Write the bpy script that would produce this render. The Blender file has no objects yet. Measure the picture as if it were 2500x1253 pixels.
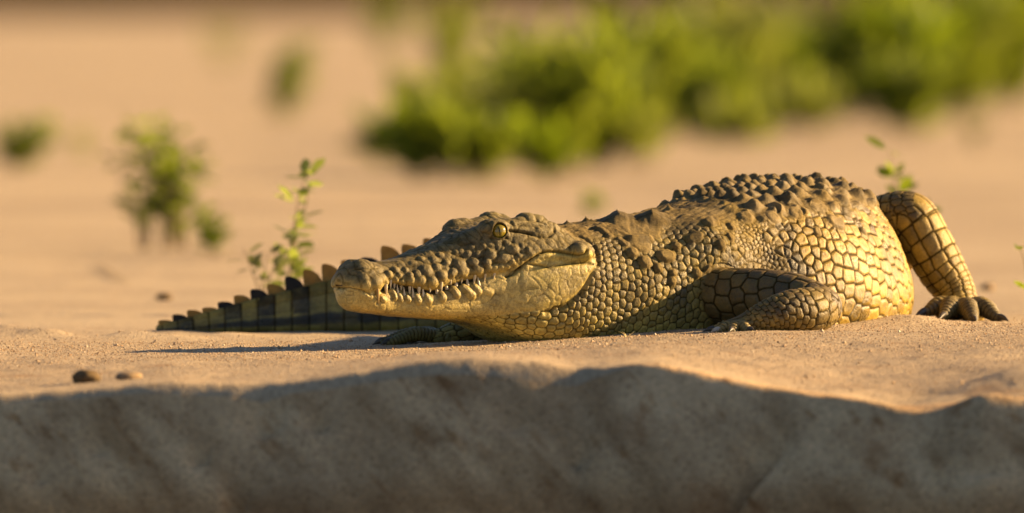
import bpy, bmesh, math, random
import numpy as np
from mathutils import Vector, Matrix
from mathutils.bvhtree import BVHTree

# ------------------------------------------------------------------ camera
SC = bpy.context.scene
COL = SC.collection
CAM_D, CAM_H = 22.5, 0.555           # metres in front of the head, above the sand
FPX = 33750.0                        # focal length in photograph pixels (2500 px wide)
HOR = 20.0                           # horizon line in photograph pixels
cam_d = bpy.data.cameras.new('camera')
cam = bpy.data.objects.new('camera', cam_d)
COL.objects.link(cam)
cam.location = (0, -CAM_D, CAM_H)
cam.rotation_euler = (math.radians(90), 0, 0)
cam_d.sensor_width = 36.0
cam_d.lens = 36.0 * FPX / 2500.0
cam_d.shift_y = -(626.5 - HOR) / 2500.0
cam_d.clip_start = 0.5
cam_d.clip_end = 8000.0
cam_d.dof.use_dof = True
cam_d.dof.focus_distance = CAM_D - 0.04
cam_d.dof.aperture_fstop = cam_d.lens / 100.0
SC.camera = cam

# ------------------------------------------------------------------ sky and sun
SUN_AZ = math.radians(14)            # sun to the right, a little behind the animal
SUN_EL = math.radians(21)
sun_dir = Vector((math.cos(SUN_EL) * math.cos(SUN_AZ), math.cos(SUN_EL) * math.sin(SUN_AZ), math.sin(SUN_EL)))
world = bpy.data.worlds.new('World')
SC.world = world
world.use_nodes = True
wn = world.node_tree.nodes
wl = world.node_tree.links
wn.clear()
w_out = wn.new('ShaderNodeOutputWorld')
w_bg = wn.new('ShaderNodeBackground')
w_sky = wn.new('ShaderNodeTexSky')
w_sky.sky_type = 'NISHITA'
w_sky.sun_disc = False
w_sky.sun_elevation = SUN_EL
w_sky.sun_rotation = math.radians(90) - SUN_AZ
w_sky.dust_density = 0.6
w_sky.air_density = 0.6
w_sky.ozone_density = 1.0
w_bg.inputs['Strength'].default_value = 0.05
wl.new(w_sky.outputs[0], w_bg.inputs[0])
wl.new(w_bg.outputs[0], w_out.inputs[0])
sun_d = bpy.data.lights.new('sun', 'SUN')
sun = bpy.data.objects.new('sun', sun_d)
COL.objects.link(sun)
sun_d.energy = 5.0
sun_d.angle = math.radians(0.55)
sun_d.color = (1.0, 0.69, 0.34)
sun.rotation_euler = sun_dir.to_track_quat('Z', 'Y').to_euler()
SC.view_settings.view_transform = 'Standard'
SC.view_settings.look = 'None'
SC.view_settings.gamma = 1.0
SC.view_settings.use_curve_mapping = False
SC.view_settings.exposure = 1.62
SC.view_settings.use_white_balance = True
SC.view_settings.white_balance_temperature = 6800
SC.view_settings.white_balance_tint = 10
SC.cycles.use_denoising = True
SC.cycles.max_bounces = 6
SC.cycles.sample_clamp_indirect = 4.0

# ------------------------------------------------------------------ helpers
rng = np.random.default_rng(7)
random.seed(7)

def at(px, py, Y):
    """World point at depth Y that the photograph shows at pixel (px, py)."""
    d = CAM_D + Y
    return np.array([(px - 1250.0) * d / FPX, Y, CAM_H - (py - HOR) * d / FPX])

def project(P):
    d = CAM_D + P[:, 1]
    return 1250.0 + FPX * P[:, 0] / d, HOR - FPX * (P[:, 2] - CAM_H) / d

def sstep(a, b, x):
    t = np.clip((x - a) / (b - a), 0, 1)
    return t * t * (3 - 2 * t)

def spline(xs, ys, xq):
    """Non-uniform Catmull-Rom (Hermite) interpolation; ys may be (n,) or (n,k)."""
    xs = np.asarray(xs, float); ys = np.asarray(ys, float); xq = np.asarray(xq, float)
    m = np.empty_like(ys)
    dx = np.diff(xs)
    sh = (-1,) + (1,) * (ys.ndim - 1)
    dl = np.diff(ys, axis=0) / dx.reshape(sh)
    m[0], m[-1] = dl[0], dl[-1]
    w0, w1 = dx[1:].reshape(sh), dx[:-1].reshape(sh)
    m[1:-1] = (dl[:-1] * w0 + dl[1:] * w1) / (w0 + w1)
    i = np.clip(np.searchsorted(xs, xq) - 1, 0, len(xs) - 2)
    h = dx[i]; t = (xq - xs[i]) / h
    t = np.clip(t, 0, 1)
    t = t.reshape(t.shape + (1,) * (ys.ndim - 1)); h = h.reshape(h.shape + (1,) * (ys.ndim - 1))
    return ((2*t**3 - 3*t**2 + 1) * ys[i] + (t**3 - 2*t**2 + t) * h * m[i]
            + (-2*t**3 + 3*t**2) * ys[i+1] + (t**3 - t**2) * h * m[i+1])

def closed_spline(pts, n):
    """Closed smooth curve through (k,2) points, n samples."""
    P = np.vstack([pts[-2:], pts, pts[:3]])
    d = np.r_[0, np.cumsum(np.sqrt((np.diff(P, axis=0)**2).sum(1)) ** 0.5 + 1e-6)]
    q = np.linspace(d[2], d[2 + len(pts)], n, endpoint=False)
    return spline(d, P, q)

_perm = np.random.default_rng(3).permutation(256)
_perm = np.r_[_perm, _perm]
_val = np.random.default_rng(4).random(256) * 2 - 1

def vnoise(P):
    """Smooth value noise of (n,2) or (n,3) points, -1..1."""
    F = np.floor(P); f = (P - F); I = F.astype(np.int64) & 255
    f = f * f * (3 - 2 * f)
    D = P.shape[1]
    out = 0
    for c in range(2 ** D):
        w = 1.0; h = 0
        for k in range(D):
            b = (c >> k) & 1
            w = w * (f[:, k] if b else 1 - f[:, k])
            h = _perm[(h + I[:, k] + b) & 255]
        out = out + w * _val[h]
    return out

def fbm(P, oct=3, gain=0.5):
    a, s, o = 1.0, 0.0, 0.0
    Q = np.array(P, float)
    for _ in range(oct):
        o = o + a * vnoise(Q); s += a
        Q = Q * 2.03 + 17.3; a *= gain
    return o / s

def mesh_np(name, V, F, smooth=True):
    """Mesh from (n,3) verts and (m,3|4) faces, quickly."""
    V = np.ascontiguousarray(V, np.float32); F = np.ascontiguousarray(F, np.int32)
    me = bpy.data.meshes.new(name)
    k = F.shape[1]
    me.vertices.add(len(V)); me.vertices.foreach_set('co', V.ravel())
    me.loops.add(F.size); me.loops.foreach_set('vertex_index', F.ravel())
    me.polygons.add(len(F)); me.polygons.foreach_set('loop_start', np.arange(0, F.size, k, dtype=np.int32))
    me.polygons.foreach_set('use_smooth', np.full(len(F), smooth))
    me.update(calc_edges=True)
    return me

def link(name, me, mat=None, parent=None, loc=None):
    o = bpy.data.objects.new(name, me)
    COL.objects.link(o)
    if mat is not None and me is not None:
        me.materials.clear(); me.materials.append(mat)
    if parent is not None:
        o.parent = parent
    if loc is not None:
        o.location = loc
    return o

def tag(o, label=None, cat=None, group=None, kind=None):
    if label: o['label'] = label
    if cat: o['category'] = cat
    if group: o['group'] = group
    if kind: o['kind'] = kind
    return o

class NT:
    """Small node-tree helper."""
    def __init__(self, name):
        self.m = bpy.data.materials.new(name); self.m.use_nodes = True
        self.n = self.m.node_tree.nodes; self.l = self.m.node_tree.links
        self.n.clear()
        self.out = self.n.new('ShaderNodeOutputMaterial')
        self.b = self.n.new('ShaderNodeBsdfPrincipled')
        self.l.new(self.b.outputs[0], self.out.inputs[0])
    def new(self, t, **kw):
        nd = self.n.new(t)
        for k, v in kw.items():
            if hasattr(nd, k): setattr(nd, k, v)
        return nd
    def set(self, nd, **kw):
        for k, v in kw.items():
            k = k.replace('_', ' ')
            s = nd.inputs[k]
            if isinstance(v, bpy.types.NodeSocket): self.l.new(v, s)
            else: s.default_value = v
        return nd
    def coord(self, which='Object'):
        return self.new('ShaderNodeTexCoord').outputs[which]
    def noise(self, vec, scale, detail=4, rough=0.55, out='Fac'):
        nd = self.new('ShaderNodeTexNoise')
        self.l.new(vec, nd.inputs['Vector'])
        nd.inputs['Scale'].default_value = scale
        nd.inputs['Detail'].default_value = detail
        nd.inputs['Roughness'].default_value = rough
        return nd.outputs[out]
    def voro(self, vec, scale, feature='F1', out='Distance'):
        nd = self.new('ShaderNodeTexVoronoi', feature=feature)
        self.l.new(vec, nd.inputs['Vector'])
        nd.inputs['Scale'].default_value = scale
        return nd.outputs[out]
    def ramp(self, fac, stops):
        nd = self.new('ShaderNodeValToRGB')
        e = nd.color_ramp.elements
        while len(e) < len(stops): e.new(0.5)
        for i, (p, c) in enumerate(stops):
            e[i].position = p
            e[i].color = tuple(c) + (1,) if len(c) == 3 else c
        self.l.new(fac, nd.inputs[0])
        return nd.outputs[0]
    def mix(self, fac, a, b, mode='MIX'):
        nd = self.new('ShaderNodeMix', data_type='RGBA', blend_type=mode)
        for i, v in ((0, fac), (6, a), (7, b)):
            if isinstance(v, bpy.types.NodeSocket): self.l.new(v, nd.inputs[i])
            else: nd.inputs[i].default_value = v if i == 0 else tuple(v) + (1,)
        return nd.outputs[2]
    def math(self, op, a, b=0.0, c=0.0):
        nd = self.new('ShaderNodeMath', operation=op)
        for i, v in ((0, a), (1, b), (2, c)):
            if isinstance(v, bpy.types.NodeSocket): self.l.new(v, nd.inputs[i])
            else: nd.inputs[i].default_value = v
        return nd.outputs[0]
    def attr(self, name, out='Fac'):
        nd = self.new('ShaderNodeAttribute', attribute_name=name)
        return nd.outputs[out]
    def bump(self, height, strength, dist, normal=None):
        nd = self.new('ShaderNodeBump')
        self.l.new(height, nd.inputs['Height'])
        nd.inputs['Strength'].default_value = strength
        nd.inputs['Distance'].default_value = dist
        if normal is not None: self.l.new(normal, nd.inputs['Normal'])
        return nd.outputs[0]
# ------------------------------------------------------------------ sand
Y_LIP = -1.8
_lx = [-500, 0, 200, 400, 550, 700, 900, 1050, 1150, 1300, 1400, 1500, 1600, 1700, 1800, 1900, 2000, 2100, 2250, 2400, 2550, 3000]
_ly = [965, 962, 952, 934, 938, 930, 905, 882, 875, 883, 895, 890, 888, 905, 925, 946, 962, 974, 968, 950, 940, 930]
_lipx = np.array([at(a, 900, Y_LIP)[0] for a in _lx])
_lipz = np.array([at(1250, b, Y_LIP)[2] for b in _ly])

_yx = [-9, 0.10, 0.40, 0.70, 1.2, 9]
_yy = [-1.8, -1.8, -1.86, -1.95, -2.0, -2.0]

def ground_z(x, y):
    """Height of the sand bank: a nearly level top, a lip and a steep face below it."""
    x = np.asarray(x, float); y = np.asarray(y, float)
    P = np.stack([x, y], -1).reshape(-1, 2)
    n1 = fbm(P * 0.9 + 5.1, 3).reshape(x.shape)
    n2 = fbm(P * 4.5 + 31.0, 3).reshape(x.shape)
    n3 = fbm(P * 19.0 + 3.0, 3).reshape(x.shape)
    crest = 0.029 * sstep(-0.18, 0.42, x) + 0.004 * sstep(-0.3, -0.05, x)
    lip = spline(_lipx, _lipz, np.clip(x, _lipx[0], _lipx[-1])) + 0.0 * x
    ylip = np.interp(x, _yx, _yy); dyl = (np.interp(x + .02, _yx, _yy) - np.interp(x - .02, _yx, _yy)) / .04
    t = sstep(Y_LIP, -0.10, y)
    top = lip * (1 - t) + crest * t
    far = sstep(0.6, 6.0, y)
    top = top * (1 - far)
    lvl = 1 - sstep(0.35, 0.8, y) * 0.5
    near = sstep(30, 8, y)
    top = top + (0.0025 + .0008 * sstep(-.3, -.9, y)) * n3 * near * lvl + (0.0032 + .0024 * sstep(-.3, -.8, y) * sstep(-1.70, -1.35, y) - .0022 * sstep(-1.35, -1.75, y)) * n2 * near + (0.006 + .016 * sstep(4, 14, y)) * n1 * sstep(160, 50, y) * sstep(1.2, 4, y)
    # mound of sand in front of the hind foot, scuffs left by the tail
    top = top + 0.013 * np.exp(-((x - 0.655) / 0.07) ** 2 - ((y - 0.36) / 0.10) ** 2)
    top = top + 0.006 * np.exp(-((x + 0.26) / 0.05) ** 2 - ((y - 0.55) / 0.12) ** 2)
    top = top + 0.034 * np.maximum(0, fbm(P * np.array([7.0, 3.0]) + 60, 2)).reshape(x.shape) * sstep(-0.40, -0.62, x) * np.exp(-((y - 0.95) / 0.22) ** 2)
    # lumps on the right of the lip
    rr = sstep(0.42, 0.60, x) * sstep(-1.1, -1.8, y)
    top = top + rr * 0.030 * fbm(P * np.array([6.5, 3.2]) + 83, 2).reshape(x.shape)
    # bank face
    wob = 0.02 * fbm(P * 1.8 + 12, 2).reshape(x.shape)
    s = np.maximum(0, (ylip + wob * 0.5) - y) / np.sqrt(1 + dyl * dyl)
    slope = 3.2 + 0.3 * fbm(P * 2.5 + 44, 2).reshape(x.shape)
    rnd = 0.028
    drop = slope * (np.sqrt(s * s + rnd * rnd) - rnd)
    q = drop / 1.55
    streak = np.stack([x * 7 - y * 5, (x * 5 + y * 7) * 0.35], -1).reshape(-1, 2)
    fr = sstep(0.01, 0.09, q)
    rough = 0.016 * fbm(P * 6 + 9, 3).reshape(x.shape) + 0.018 * fbm(streak, 3).reshape(x.shape) + 0.004 * n3
    # ledge near the bottom: a shelf, a dark crevice and the next step
    led = 0.110 + 0.015 * fbm(P * 3.0 + 70, 2).reshape(x.shape)
    shelf = 0.16 * sstep(led, led + 0.006, q) + 0.16 * np.exp(-((q - led - 0.014) / 0.012) ** 2)
    # crevice that runs down the face on the right of the middle
    cx = 0.366 - 1.36 * (q - 0.06) + 0.03 * fbm(P * 9 + 2, 2).reshape(x.shape)
    crev = 0.13 * np.exp(-((x - cx) / 0.020) ** 2) * sstep(0.035, 0.065, q) * sstep(0.20, 0.11, q)
    cx2 = -0.418 + 0.02 * fbm(P * 12 + 8, 2).reshape(x.shape)
    crev2 = 0.08 * np.exp(-((x - cx2) / 0.012) ** 2) * sstep(0.08, 0.10, q)
    face = -np.minimum(drop, 2.4) + fr * rough - shelf - crev - crev2  # depth below view is added to cut warm bounce onto the face
    # small hollows
    for hx, hs, hr, hd in ((-.372, .028, .030, .035), (-.467, .065, .013, .04), (-.41, .090, .022, .045), (-.71, .075, .018, .025), (0.0, .06, .03, .02), (.48, .115, .03, .04), (-.29, .035, .02, .03), (.10, .085, .02, .03), (-.62, .05, .02, .02), (.70, .07, .03, .03)):
        face = face - hd * np.exp(-((x - hx) / hr) ** 2 - ((q - hs) / (hr * .45)) ** 2)
    return top + np.where(s > 0, face, 0.0)

def graded(parts):
    out = []
    for a, b, st in parts:
        out.append(np.arange(a, b - 1e-9, st))
    return np.concatenate(out)

def geo(a, b, st, g=1.12):
    v = [a]
    while v[-1] < b:
        v.append(v[-1] + st); st *= g
    v[-1] = b
    return np.array(v)

gx = np.concatenate([-geo(0.92, 900, 0.008, 1.18)[::-1], np.arange(-0.916, 0.917, 0.0050), geo(0.92, 900, 0.008, 1.18)])
gy = np.concatenate([-geo(2.6, 60, 0.03, 1.2)[::-1], graded([(-2.58, -2.10, 0.014), (-2.10, -1.76, 0.0032), (-1.76, -1.72, 0.006), (-1.72, -0.6, 0.010), (-0.6, 0.75, 0.0052), (0.75, 1.5, 0.014)]), geo(1.5, 2600, 0.02, 1.085)])
GX, GY = np.meshgrid(gx, gy)
GZ = ground_z(GX, GY)
nx, ny = len(gx), len(gy)
ii = np.arange(nx * ny).reshape(ny, nx)
GF = np.stack([ii[:-1, :-1].ravel(), ii[:-1, 1:].ravel(), ii[1:, 1:].ravel(), ii[1:, :-1].ravel()], 1)

def sand_material():
    t = NT('sand')
    c = t.coord()
    big = t.noise(c, 1.3, 4)
    mid = t.noise(c, 9.0, 5)
    grain = t.noise(c, 420.0, 3, 0.7)
    peb = t.voro(c, 230.0, 'F1', 'Color')
    col = t.ramp(mid, [(0.25, (0.385, 0.280, 0.175)), (0.55, (0.46, 0.348, 0.225)), (0.8, (0.51, 0.395, 0.268))])
    col = t.mix(0.55, col, t.ramp(big, [(0.3, (0.385, 0.288, 0.195)), (0.7, (0.52, 0.40, 0.262))]))
    sp = t.new('ShaderNodeSeparateColor'); t.l.new(peb, sp.inputs[0])
    g = t.ramp(sp.outputs[0], [(0.0, (0.55, 0.50, 0.45)), (0.12, (0.85, 0.82, 0.78)), (0.6, (1, 1, 1)), (0.9, (1.12, 1.08, 1.0)), (1.0, (1.3, 1.25, 1.2))])
    col = t.mix(0.8, col, g, 'MULTIPLY')
    col = t.mix(1.0, col, (1.0, 1.03, 1.05), "MULTIPLY")
    far_n = t.noise(c, 0.42, 5, .62)
    col = t.mix(t.ramp(far_n, [(.42, (0, 0, 0)), (.62, (.85, .85, .85))]), col, t.mix(1.0, col, (.74, .72, .72), 'MULTIPLY'))
    # damp and rusty stains
    st = t.noise(c, 6.0, 5, 0.6)
    col = t.mix(t.ramp(st, [(0.60, (0, 0, 0)), (0.72, (0.55, 0.55, 0.55))]), col, (0.22, 0.115, 0.05))
    # cut face of the bank: damp and stained, streak and ledge shade painted in
    sx = t.new('ShaderNodeSeparateXYZ'); t.l.new(c, sx.inputs[0])
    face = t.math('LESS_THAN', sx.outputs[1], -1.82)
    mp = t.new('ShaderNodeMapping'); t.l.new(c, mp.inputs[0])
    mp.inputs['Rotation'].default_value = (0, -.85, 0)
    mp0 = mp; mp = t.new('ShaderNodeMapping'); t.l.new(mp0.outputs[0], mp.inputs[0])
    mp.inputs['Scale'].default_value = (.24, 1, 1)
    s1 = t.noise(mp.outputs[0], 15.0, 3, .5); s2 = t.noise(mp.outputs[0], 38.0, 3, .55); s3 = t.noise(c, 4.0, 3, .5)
    tone = t.ramp(s1, [(.30, (.66, .60, .53)), (.50, (1, 1, 1)), (.70, (1.26, 1.27, 1.28))])  # lighter and darker streaks painted in for relief shading
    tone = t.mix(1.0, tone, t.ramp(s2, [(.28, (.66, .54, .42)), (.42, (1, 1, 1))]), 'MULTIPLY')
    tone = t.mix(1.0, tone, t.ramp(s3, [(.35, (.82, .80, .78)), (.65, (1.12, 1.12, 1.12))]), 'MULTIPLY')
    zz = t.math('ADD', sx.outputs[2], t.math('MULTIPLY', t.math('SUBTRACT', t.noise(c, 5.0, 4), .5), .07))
    tone = t.mix(t.ramp(t.math('MULTIPLY', zz, -1.0), [(.140, (0, 0, 0)), (.19, (1, 1, 1))]), tone, t.mix(1.0, tone, (.80, .70, .60), 'MULTIPLY'))  # dark lower band painted in as shade under the ledge
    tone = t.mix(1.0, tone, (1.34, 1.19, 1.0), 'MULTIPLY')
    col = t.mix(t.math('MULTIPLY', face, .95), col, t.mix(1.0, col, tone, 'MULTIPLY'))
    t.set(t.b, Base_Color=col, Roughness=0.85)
    t.b.inputs['Specular IOR Level'].default_value = 0.25
    h = t.math('ADD', t.math('MULTIPLY', grain, 0.6), t.voro(c, 240.0))
    n = t.bump(h, 0.8, 0.0022)
    n = t.bump(t.noise(c, 60.0, 4), 0.5, 0.006, n)
    t.l.new(n, t.b.inputs['Normal'])
    return t.m
M_SAND = sand_material()
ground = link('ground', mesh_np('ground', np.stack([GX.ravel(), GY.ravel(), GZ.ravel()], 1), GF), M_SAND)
tag(ground, 'pale golden river sand with a steep shaded bank face', None, None, 'structure')

# unseen dark sheet added to keep warm bounce off the bank face
t = NT('added_water_mat')
t.set(t.b, Base_Color=(.020, .022, .014, 1), Roughness=.08)
t.l.new(t.bump(t.noise(t.coord(), 3.0, 4), .25, .05), t.b.inputs['Normal'])
wv = np.array([(-160, -60, -2.0), (160, -60, -2.0), (160, -2.3, -2.0), (-160, -2.3, -2.0)], float)
tag(link('added_water', mesh_np('added_water', wv, np.array([[0, 1, 2, 3]])), t.m), 'unseen dark sheet added below the bank to cut warm bounce', None, None, 'structure')
# ------------------------------------------------------------------ crocodile: base shape
YAW = math.radians(35)
H_TIP = np.array([-0.28, -0.15])
H_F = np.array([math.cos(YAW), math.sin(YAW)])          # from the snout tip backwards
H_L = np.array([math.sin(YAW), -math.cos(YAW)])         # towards the animal's left (near side)

def head_to_world(u, v, z):
    u = np.asarray(u, float); v = np.asarray(v, float); z = np.asarray(z, float)
    return np.stack([H_TIP[0] + u * H_F[0] + v * H_L[0], H_TIP[1] + u * H_F[1] + v * H_L[1], z + 0 * u], -1)

def world_to_head(P):
    dx, dy = P[:, 0] - H_TIP[0], P[:, 1] - H_TIP[1]
    return dx * H_F[0] + dy * H_F[1], dx * H_L[0] + dy * H_L[1], P[:, 2]

LV, LF = [], []                                          # collected loft verts / polygons
_nv = 0
def add_rings(R):
    """R (n,m,3): rings along a loft; closed with end caps."""
    global _nv
    n, m, _ = R.shape
    LV.append(R.reshape(-1, 3))
    idx = (np.arange(n * m).reshape(n, m) + _nv)
    a = idx[:-1]; b = idx[1:]
    q = np.stack([a, np.roll(a, -1, 1), np.roll(b, -1, 1), b], -1).reshape(-1, 4)
    LF.extend(q.tolist())
    LF.append(idx[0][::-1].tolist()); LF.append(idx[-1].tolist())
    _nv += n * m

# upper head: u, top z, table half-width, table edge z, cheek half-width, cheek z, lip half-width, lip bulge z, lip z
UP = np.array([
 (0.000, .121, .006, .120, .011, .116, .015, .111, .104),
 (0.006, .130, .012, .128, .023, .120, .031, .111, .100),
 (0.018, .142, .018, .140, .034, .126, .043, .112, .097),
 (0.036, .147, .022, .144, .038, .129, .047, .112, .095),
 (0.052, .146, .022, .142, .037, .129, .046, .112, .097),
 (0.070, .144, .022, .138, .033, .129, .040, .119, .109),
 (0.090, .145, .023, .142, .036, .129, .043, .119, .108),
 (0.120, .151, .025, .148, .044, .131, .053, .116, .101),
 (0.150, .161, .028, .157, .050, .136, .060, .116, .098),
 (0.180, .172, .030, .168, .052, .143, .062, .122, .107),
 (0.210, .183, .036, .180, .056, .150, .066, .130, .114),
 (0.240, .194, .046, .195, .064, .160, .074, .136, .119),
 (0.270, .199, .056, .207, .074, .170, .084, .143, .125),
 (0.300, .202, .058, .210, .082, .176, .094, .151, .134),
 (0.330, .206, .058, .216, .087, .182, .102, .158, .142),
 (0.360, .206, .059, .214, .092, .182, .108, .160, .142),
 (0.385, .203, .058, .203, .096, .178, .113, .158, .138),
 (0.415, .196, .056, .190, .098, .168, .115, .150, .128),
 (0.440, .185, .050, .176, .090, .155, .102, .142, .120)])
us = np.linspace(0, 0.44, 170)
A = spline(UP[:, 0], UP[:, 1:], us)
rings = []
for u, (zt, vt, zte, vc, zc, w, zd, zl) in zip(us, A):
    half = [(vt * .5, (zt + zte) / 2 + .0005), (vt, zte), (vc, zc), (w, zd), (w - .006, zl), (w * .55, zl + .006)]
    pts = [(0, zt)] + half + [(0, zl + .008)] + [(-a, b) for a, b in half[::-1]]
    c = closed_spline(np.array(pts), 72)
    rings.append(head_to_world(np.full(72, u), c[:, 0], c[:, 1]))
add_rings(np.array(rings))

# lower jaw: u, top z, half-width, lower edge half-width, lower edge z, bottom z
LO = np.array([
 (0.004, .112, .013, .009, .094, .091),
 (0.010, .113, .027, .020, .082, .078),
 (0.020, .110, .037, .028, .073, .069),
 (0.036, .104, .043, .034, .067, .064),
 (0.055, .096, .045, .037, .065, .061),
 (0.075, .101, .043, .037, .064, .059),
 (0.100, .099, .046, .040, .062, .056),
 (0.130, .095, .053, .045, .060, .054),
 (0.160, .095, .058, .050, .059, .052),
 (0.190, .104, .062, .055, .058, .050),
 (0.220, .112, .067, .060, .057, .049),
 (0.260, .123, .079, .071, .057, .048),
 (0.300, .130, .094, .086, .058, .048),
 (0.340, .138, .107, .099, .063, .050),
 (0.380, .143, .115, .107, .078, .060),
 (0.410, .144, .119, .112, .097, .085),
 (0.430, .143, .118, .110, .115, .105),
 (0.445, .138, .108, .100, .123, .118)])
us = np.linspace(0.004, 0.445, 170)
A = spline(LO[:, 0], LO[:, 1:], us)
rings = []
for u, (zu, w, we, ze, zb) in zip(us, A):
    half = [(w * .6, zu - .004), (w - .009, zu), (w - .001, zu - .009), (w, (zu + ze) / 2), (we, ze), (we * .5, zb)]
    pts = [(0, zu - .005)] + half + [(0, zb)] + [(-a, b) for a, b in half[::-1]]
    c = closed_spline(np.array(pts), 72)
    rings.append(head_to_world(np.full(72, u), c[:, 0], c[:, 1]))
add_rings(np.array(rings))

# tissue between the jaws, set back behind the teeth
us = np.linspace(0.008, 0.36, 60)
A = spline(UP[:, 0], UP[:, 1:], us); B = spline(LO[:, 0], LO[:, 1:], us)
rings = []
ang = np.linspace(0, 2 * np.pi, 40, endpoint=False)
for u, a, b in zip(us, A, B):
    w = max(min(a[5], b[1]) - .012 - 0.0 * u, .004)
    if u > .25: w += .010 * min(1, (u - .25) / .05)
    zc, hz = (a[7] + b[0]) / 2, max(a[7] - b[0], 0) / 2 + .014
    rings.append(head_to_world(np.full(40, u), w * np.cos(ang), zc + hz * np.sin(ang)))
add_rings(np.array(rings))

# neck, trunk and tail: x, y, half-width, top z, bottom z, section (0 neck, 1 trunk, 2 tail)
SP = np.array([
 (-.149, -.059, .040, .100, .056, 0),
 (-.108, -.030, .054, .120, .050, 0),
 (-.060,  .003, .074, .150, .037, 0),
 (-.0135, .035, .096, .178, .014, 0),
 (.030,  .067, .110, .192, .004, 0),
 (.0775, .0985, .118, .199, .000, 0),
 (.135, .140, .126, .205, -.002, 0),
 (.195, .187, .138, .213, -.002, .2),
 (.262, .245, .154, .226, .000, .6),
 (.333, .315, .178, .246, .004, 1),
 (.398, .400, .199, .261, .008, 1),
 (.443, .500, .209, .267, .010, 1),
 (.462, .600, .208, .265, .010, 1),
 (.460, .700, .195, .254, .006, 1),
 (.435, .800, .170, .236, .002, 1),
 (.390, .900, .140, .216, .0, 1.2),
 (.325, .990, .110, .195, .0, 1.6),
 (.230, 1.08, .088, .175, .0, 2),
 (.100, 1.15, .071, .160, .0, 2),
 (-.040, 1.19, .056, .148, .0, 2),
 (-.180, 1.21, .044, .124, .0, 2),
 (-.320, 1.215, .033, .086, .0, 2),
 (-.440, 1.205, .024, .056, .0, 2),
 (-.540, 1.190, .015, .028, .0, 2),
 (-.608, 1.175, .006, .011, .0, 2)])
_ch = np.r_[0, np.cumsum(np.hypot(np.diff(SP[:, 0]), np.diff(SP[:, 1])))]
SPN = 400
sp_s = np.linspace(0, _ch[-1], SPN)
SPQ = spline(_ch, SP, sp_s)
SPT = np.gradient(SPQ[:, :2], axis=0); SPT /= np.linalg.norm(SPT, axis=1)[:, None]
SPL = np.stack([SPT[:, 1], -SPT[:, 0]], 1)               # towards the animal's left
S_HEAD = _ch[5]; S_SH = _ch[9]; S_HIP = _ch[14]
PROF = np.array([
 [(0, 1), (.40, .97), (.74, .84), (.95, .62), (1.0, .42), (.96, .20), (.80, .05), (.45, 0), (0, 0)],
 [(0, 1), (.34, .985), (.62, .90), (.82, .70), (.95, .46), (1.0, .26), (.95, .09), (.78, .01), (0, 0)],
 [(0, 1), (.34, .97), (.52, .85), (.70, .62), (.88, .42), (1.0, .22), (.95, .08), (.7, 0), (0, 0)]])
def prof_at(k):
    k = np.clip(k, 0, 2)
    if k <= 1: return PROF[0] * (1 - k) + PROF[1] * k
    return PROF[1] * (2 - k) + PROF[2] * (k - 1)
rings = []
NP_ = 96
for (x, y, hw, zt, zb, k), L in zip(SPQ, SPL):
    p = prof_at(k)
    pts = [(a, b) for a, b in p] + [(-a, b) for a, b in p[1:-1][::-1]]
    c = closed_spline(np.array(pts), NP_)
    rings.append(np.stack([x + L[0] * c[:, 0] * hw, y + L[1] * c[:, 0] * hw, zb + c[:, 1] * (zt - zb)], 1))
add_rings(np.array(rings))

# limbs: lists of (x, y, z, radius)
def tube(pts, n=60, m=28, flat=1.0):
    pts = np.array(pts, float)
    d = np.r_[0, np.cumsum(np.linalg.norm(np.diff(pts[:, :3], axis=0), axis=1))]
    q = spline(d, pts, np.linspace(0, d[-1], n))
    T = np.gradient(q[:, :3], axis=0); T /= np.linalg.norm(T, axis=1)[:, None]
    up = np.array([0, 0, 1.0])
    rings = []
    prev = None
    for c, t in zip(q, T):
        s = np.cross(t, up) if prev is None else prev - t * np.dot(prev, t)
        if np.linalg.norm(s) < 1e-4: s = np.array([1.0, 0, 0])
        s /= np.linalg.norm(s); prev = s
        b = np.cross(s, t)
        a = np.linspace(0, 2 * np.pi, m, endpoint=False)
        rings.append(c[:3] + c[3] * (np.cos(a)[:, None] * s + flat * np.sin(a)[:, None] * b))
    # rounded ends
    r0 = np.array(rings[0]); r1 = np.array(rings[-1])
    pre = [q[0, :3] + (r0 - q[0, :3]) * f - T[0] * q[0, 3] * g for f, g in ((.35, .9), (.75, .6))]
    post = [q[-1, :3] + (r1 - q[-1, :3]) * f + T[-1] * q[-1, 3] * g for f, g in ((.75, .6), (.35, .9))]
    add_rings(np.array(pre + rings + post))
    return q

ARM_L = [(.28, .19, .095, .050), (.345, .125, .083, .047), (.41, .072, .085, .044), (.465, .030, .080, .040), (.498, -.004, .068, .036)]
FORE_L = [(.505, -.012, .068, .034), (.487, -.046, .064, .037), (.447, -.074, .062, .034), (.408, -.088, .052, .026), (.375, -.096, .040, .018), (.352, -.102, .035, .014)]
THIGH_L = [(.40, .80, .12, .075), (.50, .775, .15, .070), (.585, .75, .178, .056), (.640, .728, .200, .043)]
SHIN_L = [(.630, .730, .205, .040), (.668, .715, .203, .043), (.694, .705, .165, .042), (.722, .700, .115, .040), (.744, .695, .078, .034), (.752, .680, .052, .031)]
ARM_R = [(.20, .40, .085, .050), (.09, .36, .060, .040), (-.01, .31, .042, .034), (-.065, .275, .028, .027), (-.105, .258, .016, .018), (-.125, .252, .011, .014)]
LIMBS = [('arm', ARM_L), ('fore', FORE_L), ('thigh', THIGH_L), ('shin', SHIN_L), ('armr', ARM_R)]
LQ = {k: tube(v, 70) for k, v in LIMBS}
tube([(.46, .83, .12, .065), (.56, .80, .135, .058), (.648, .765, .152, .046)], 30)
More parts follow.
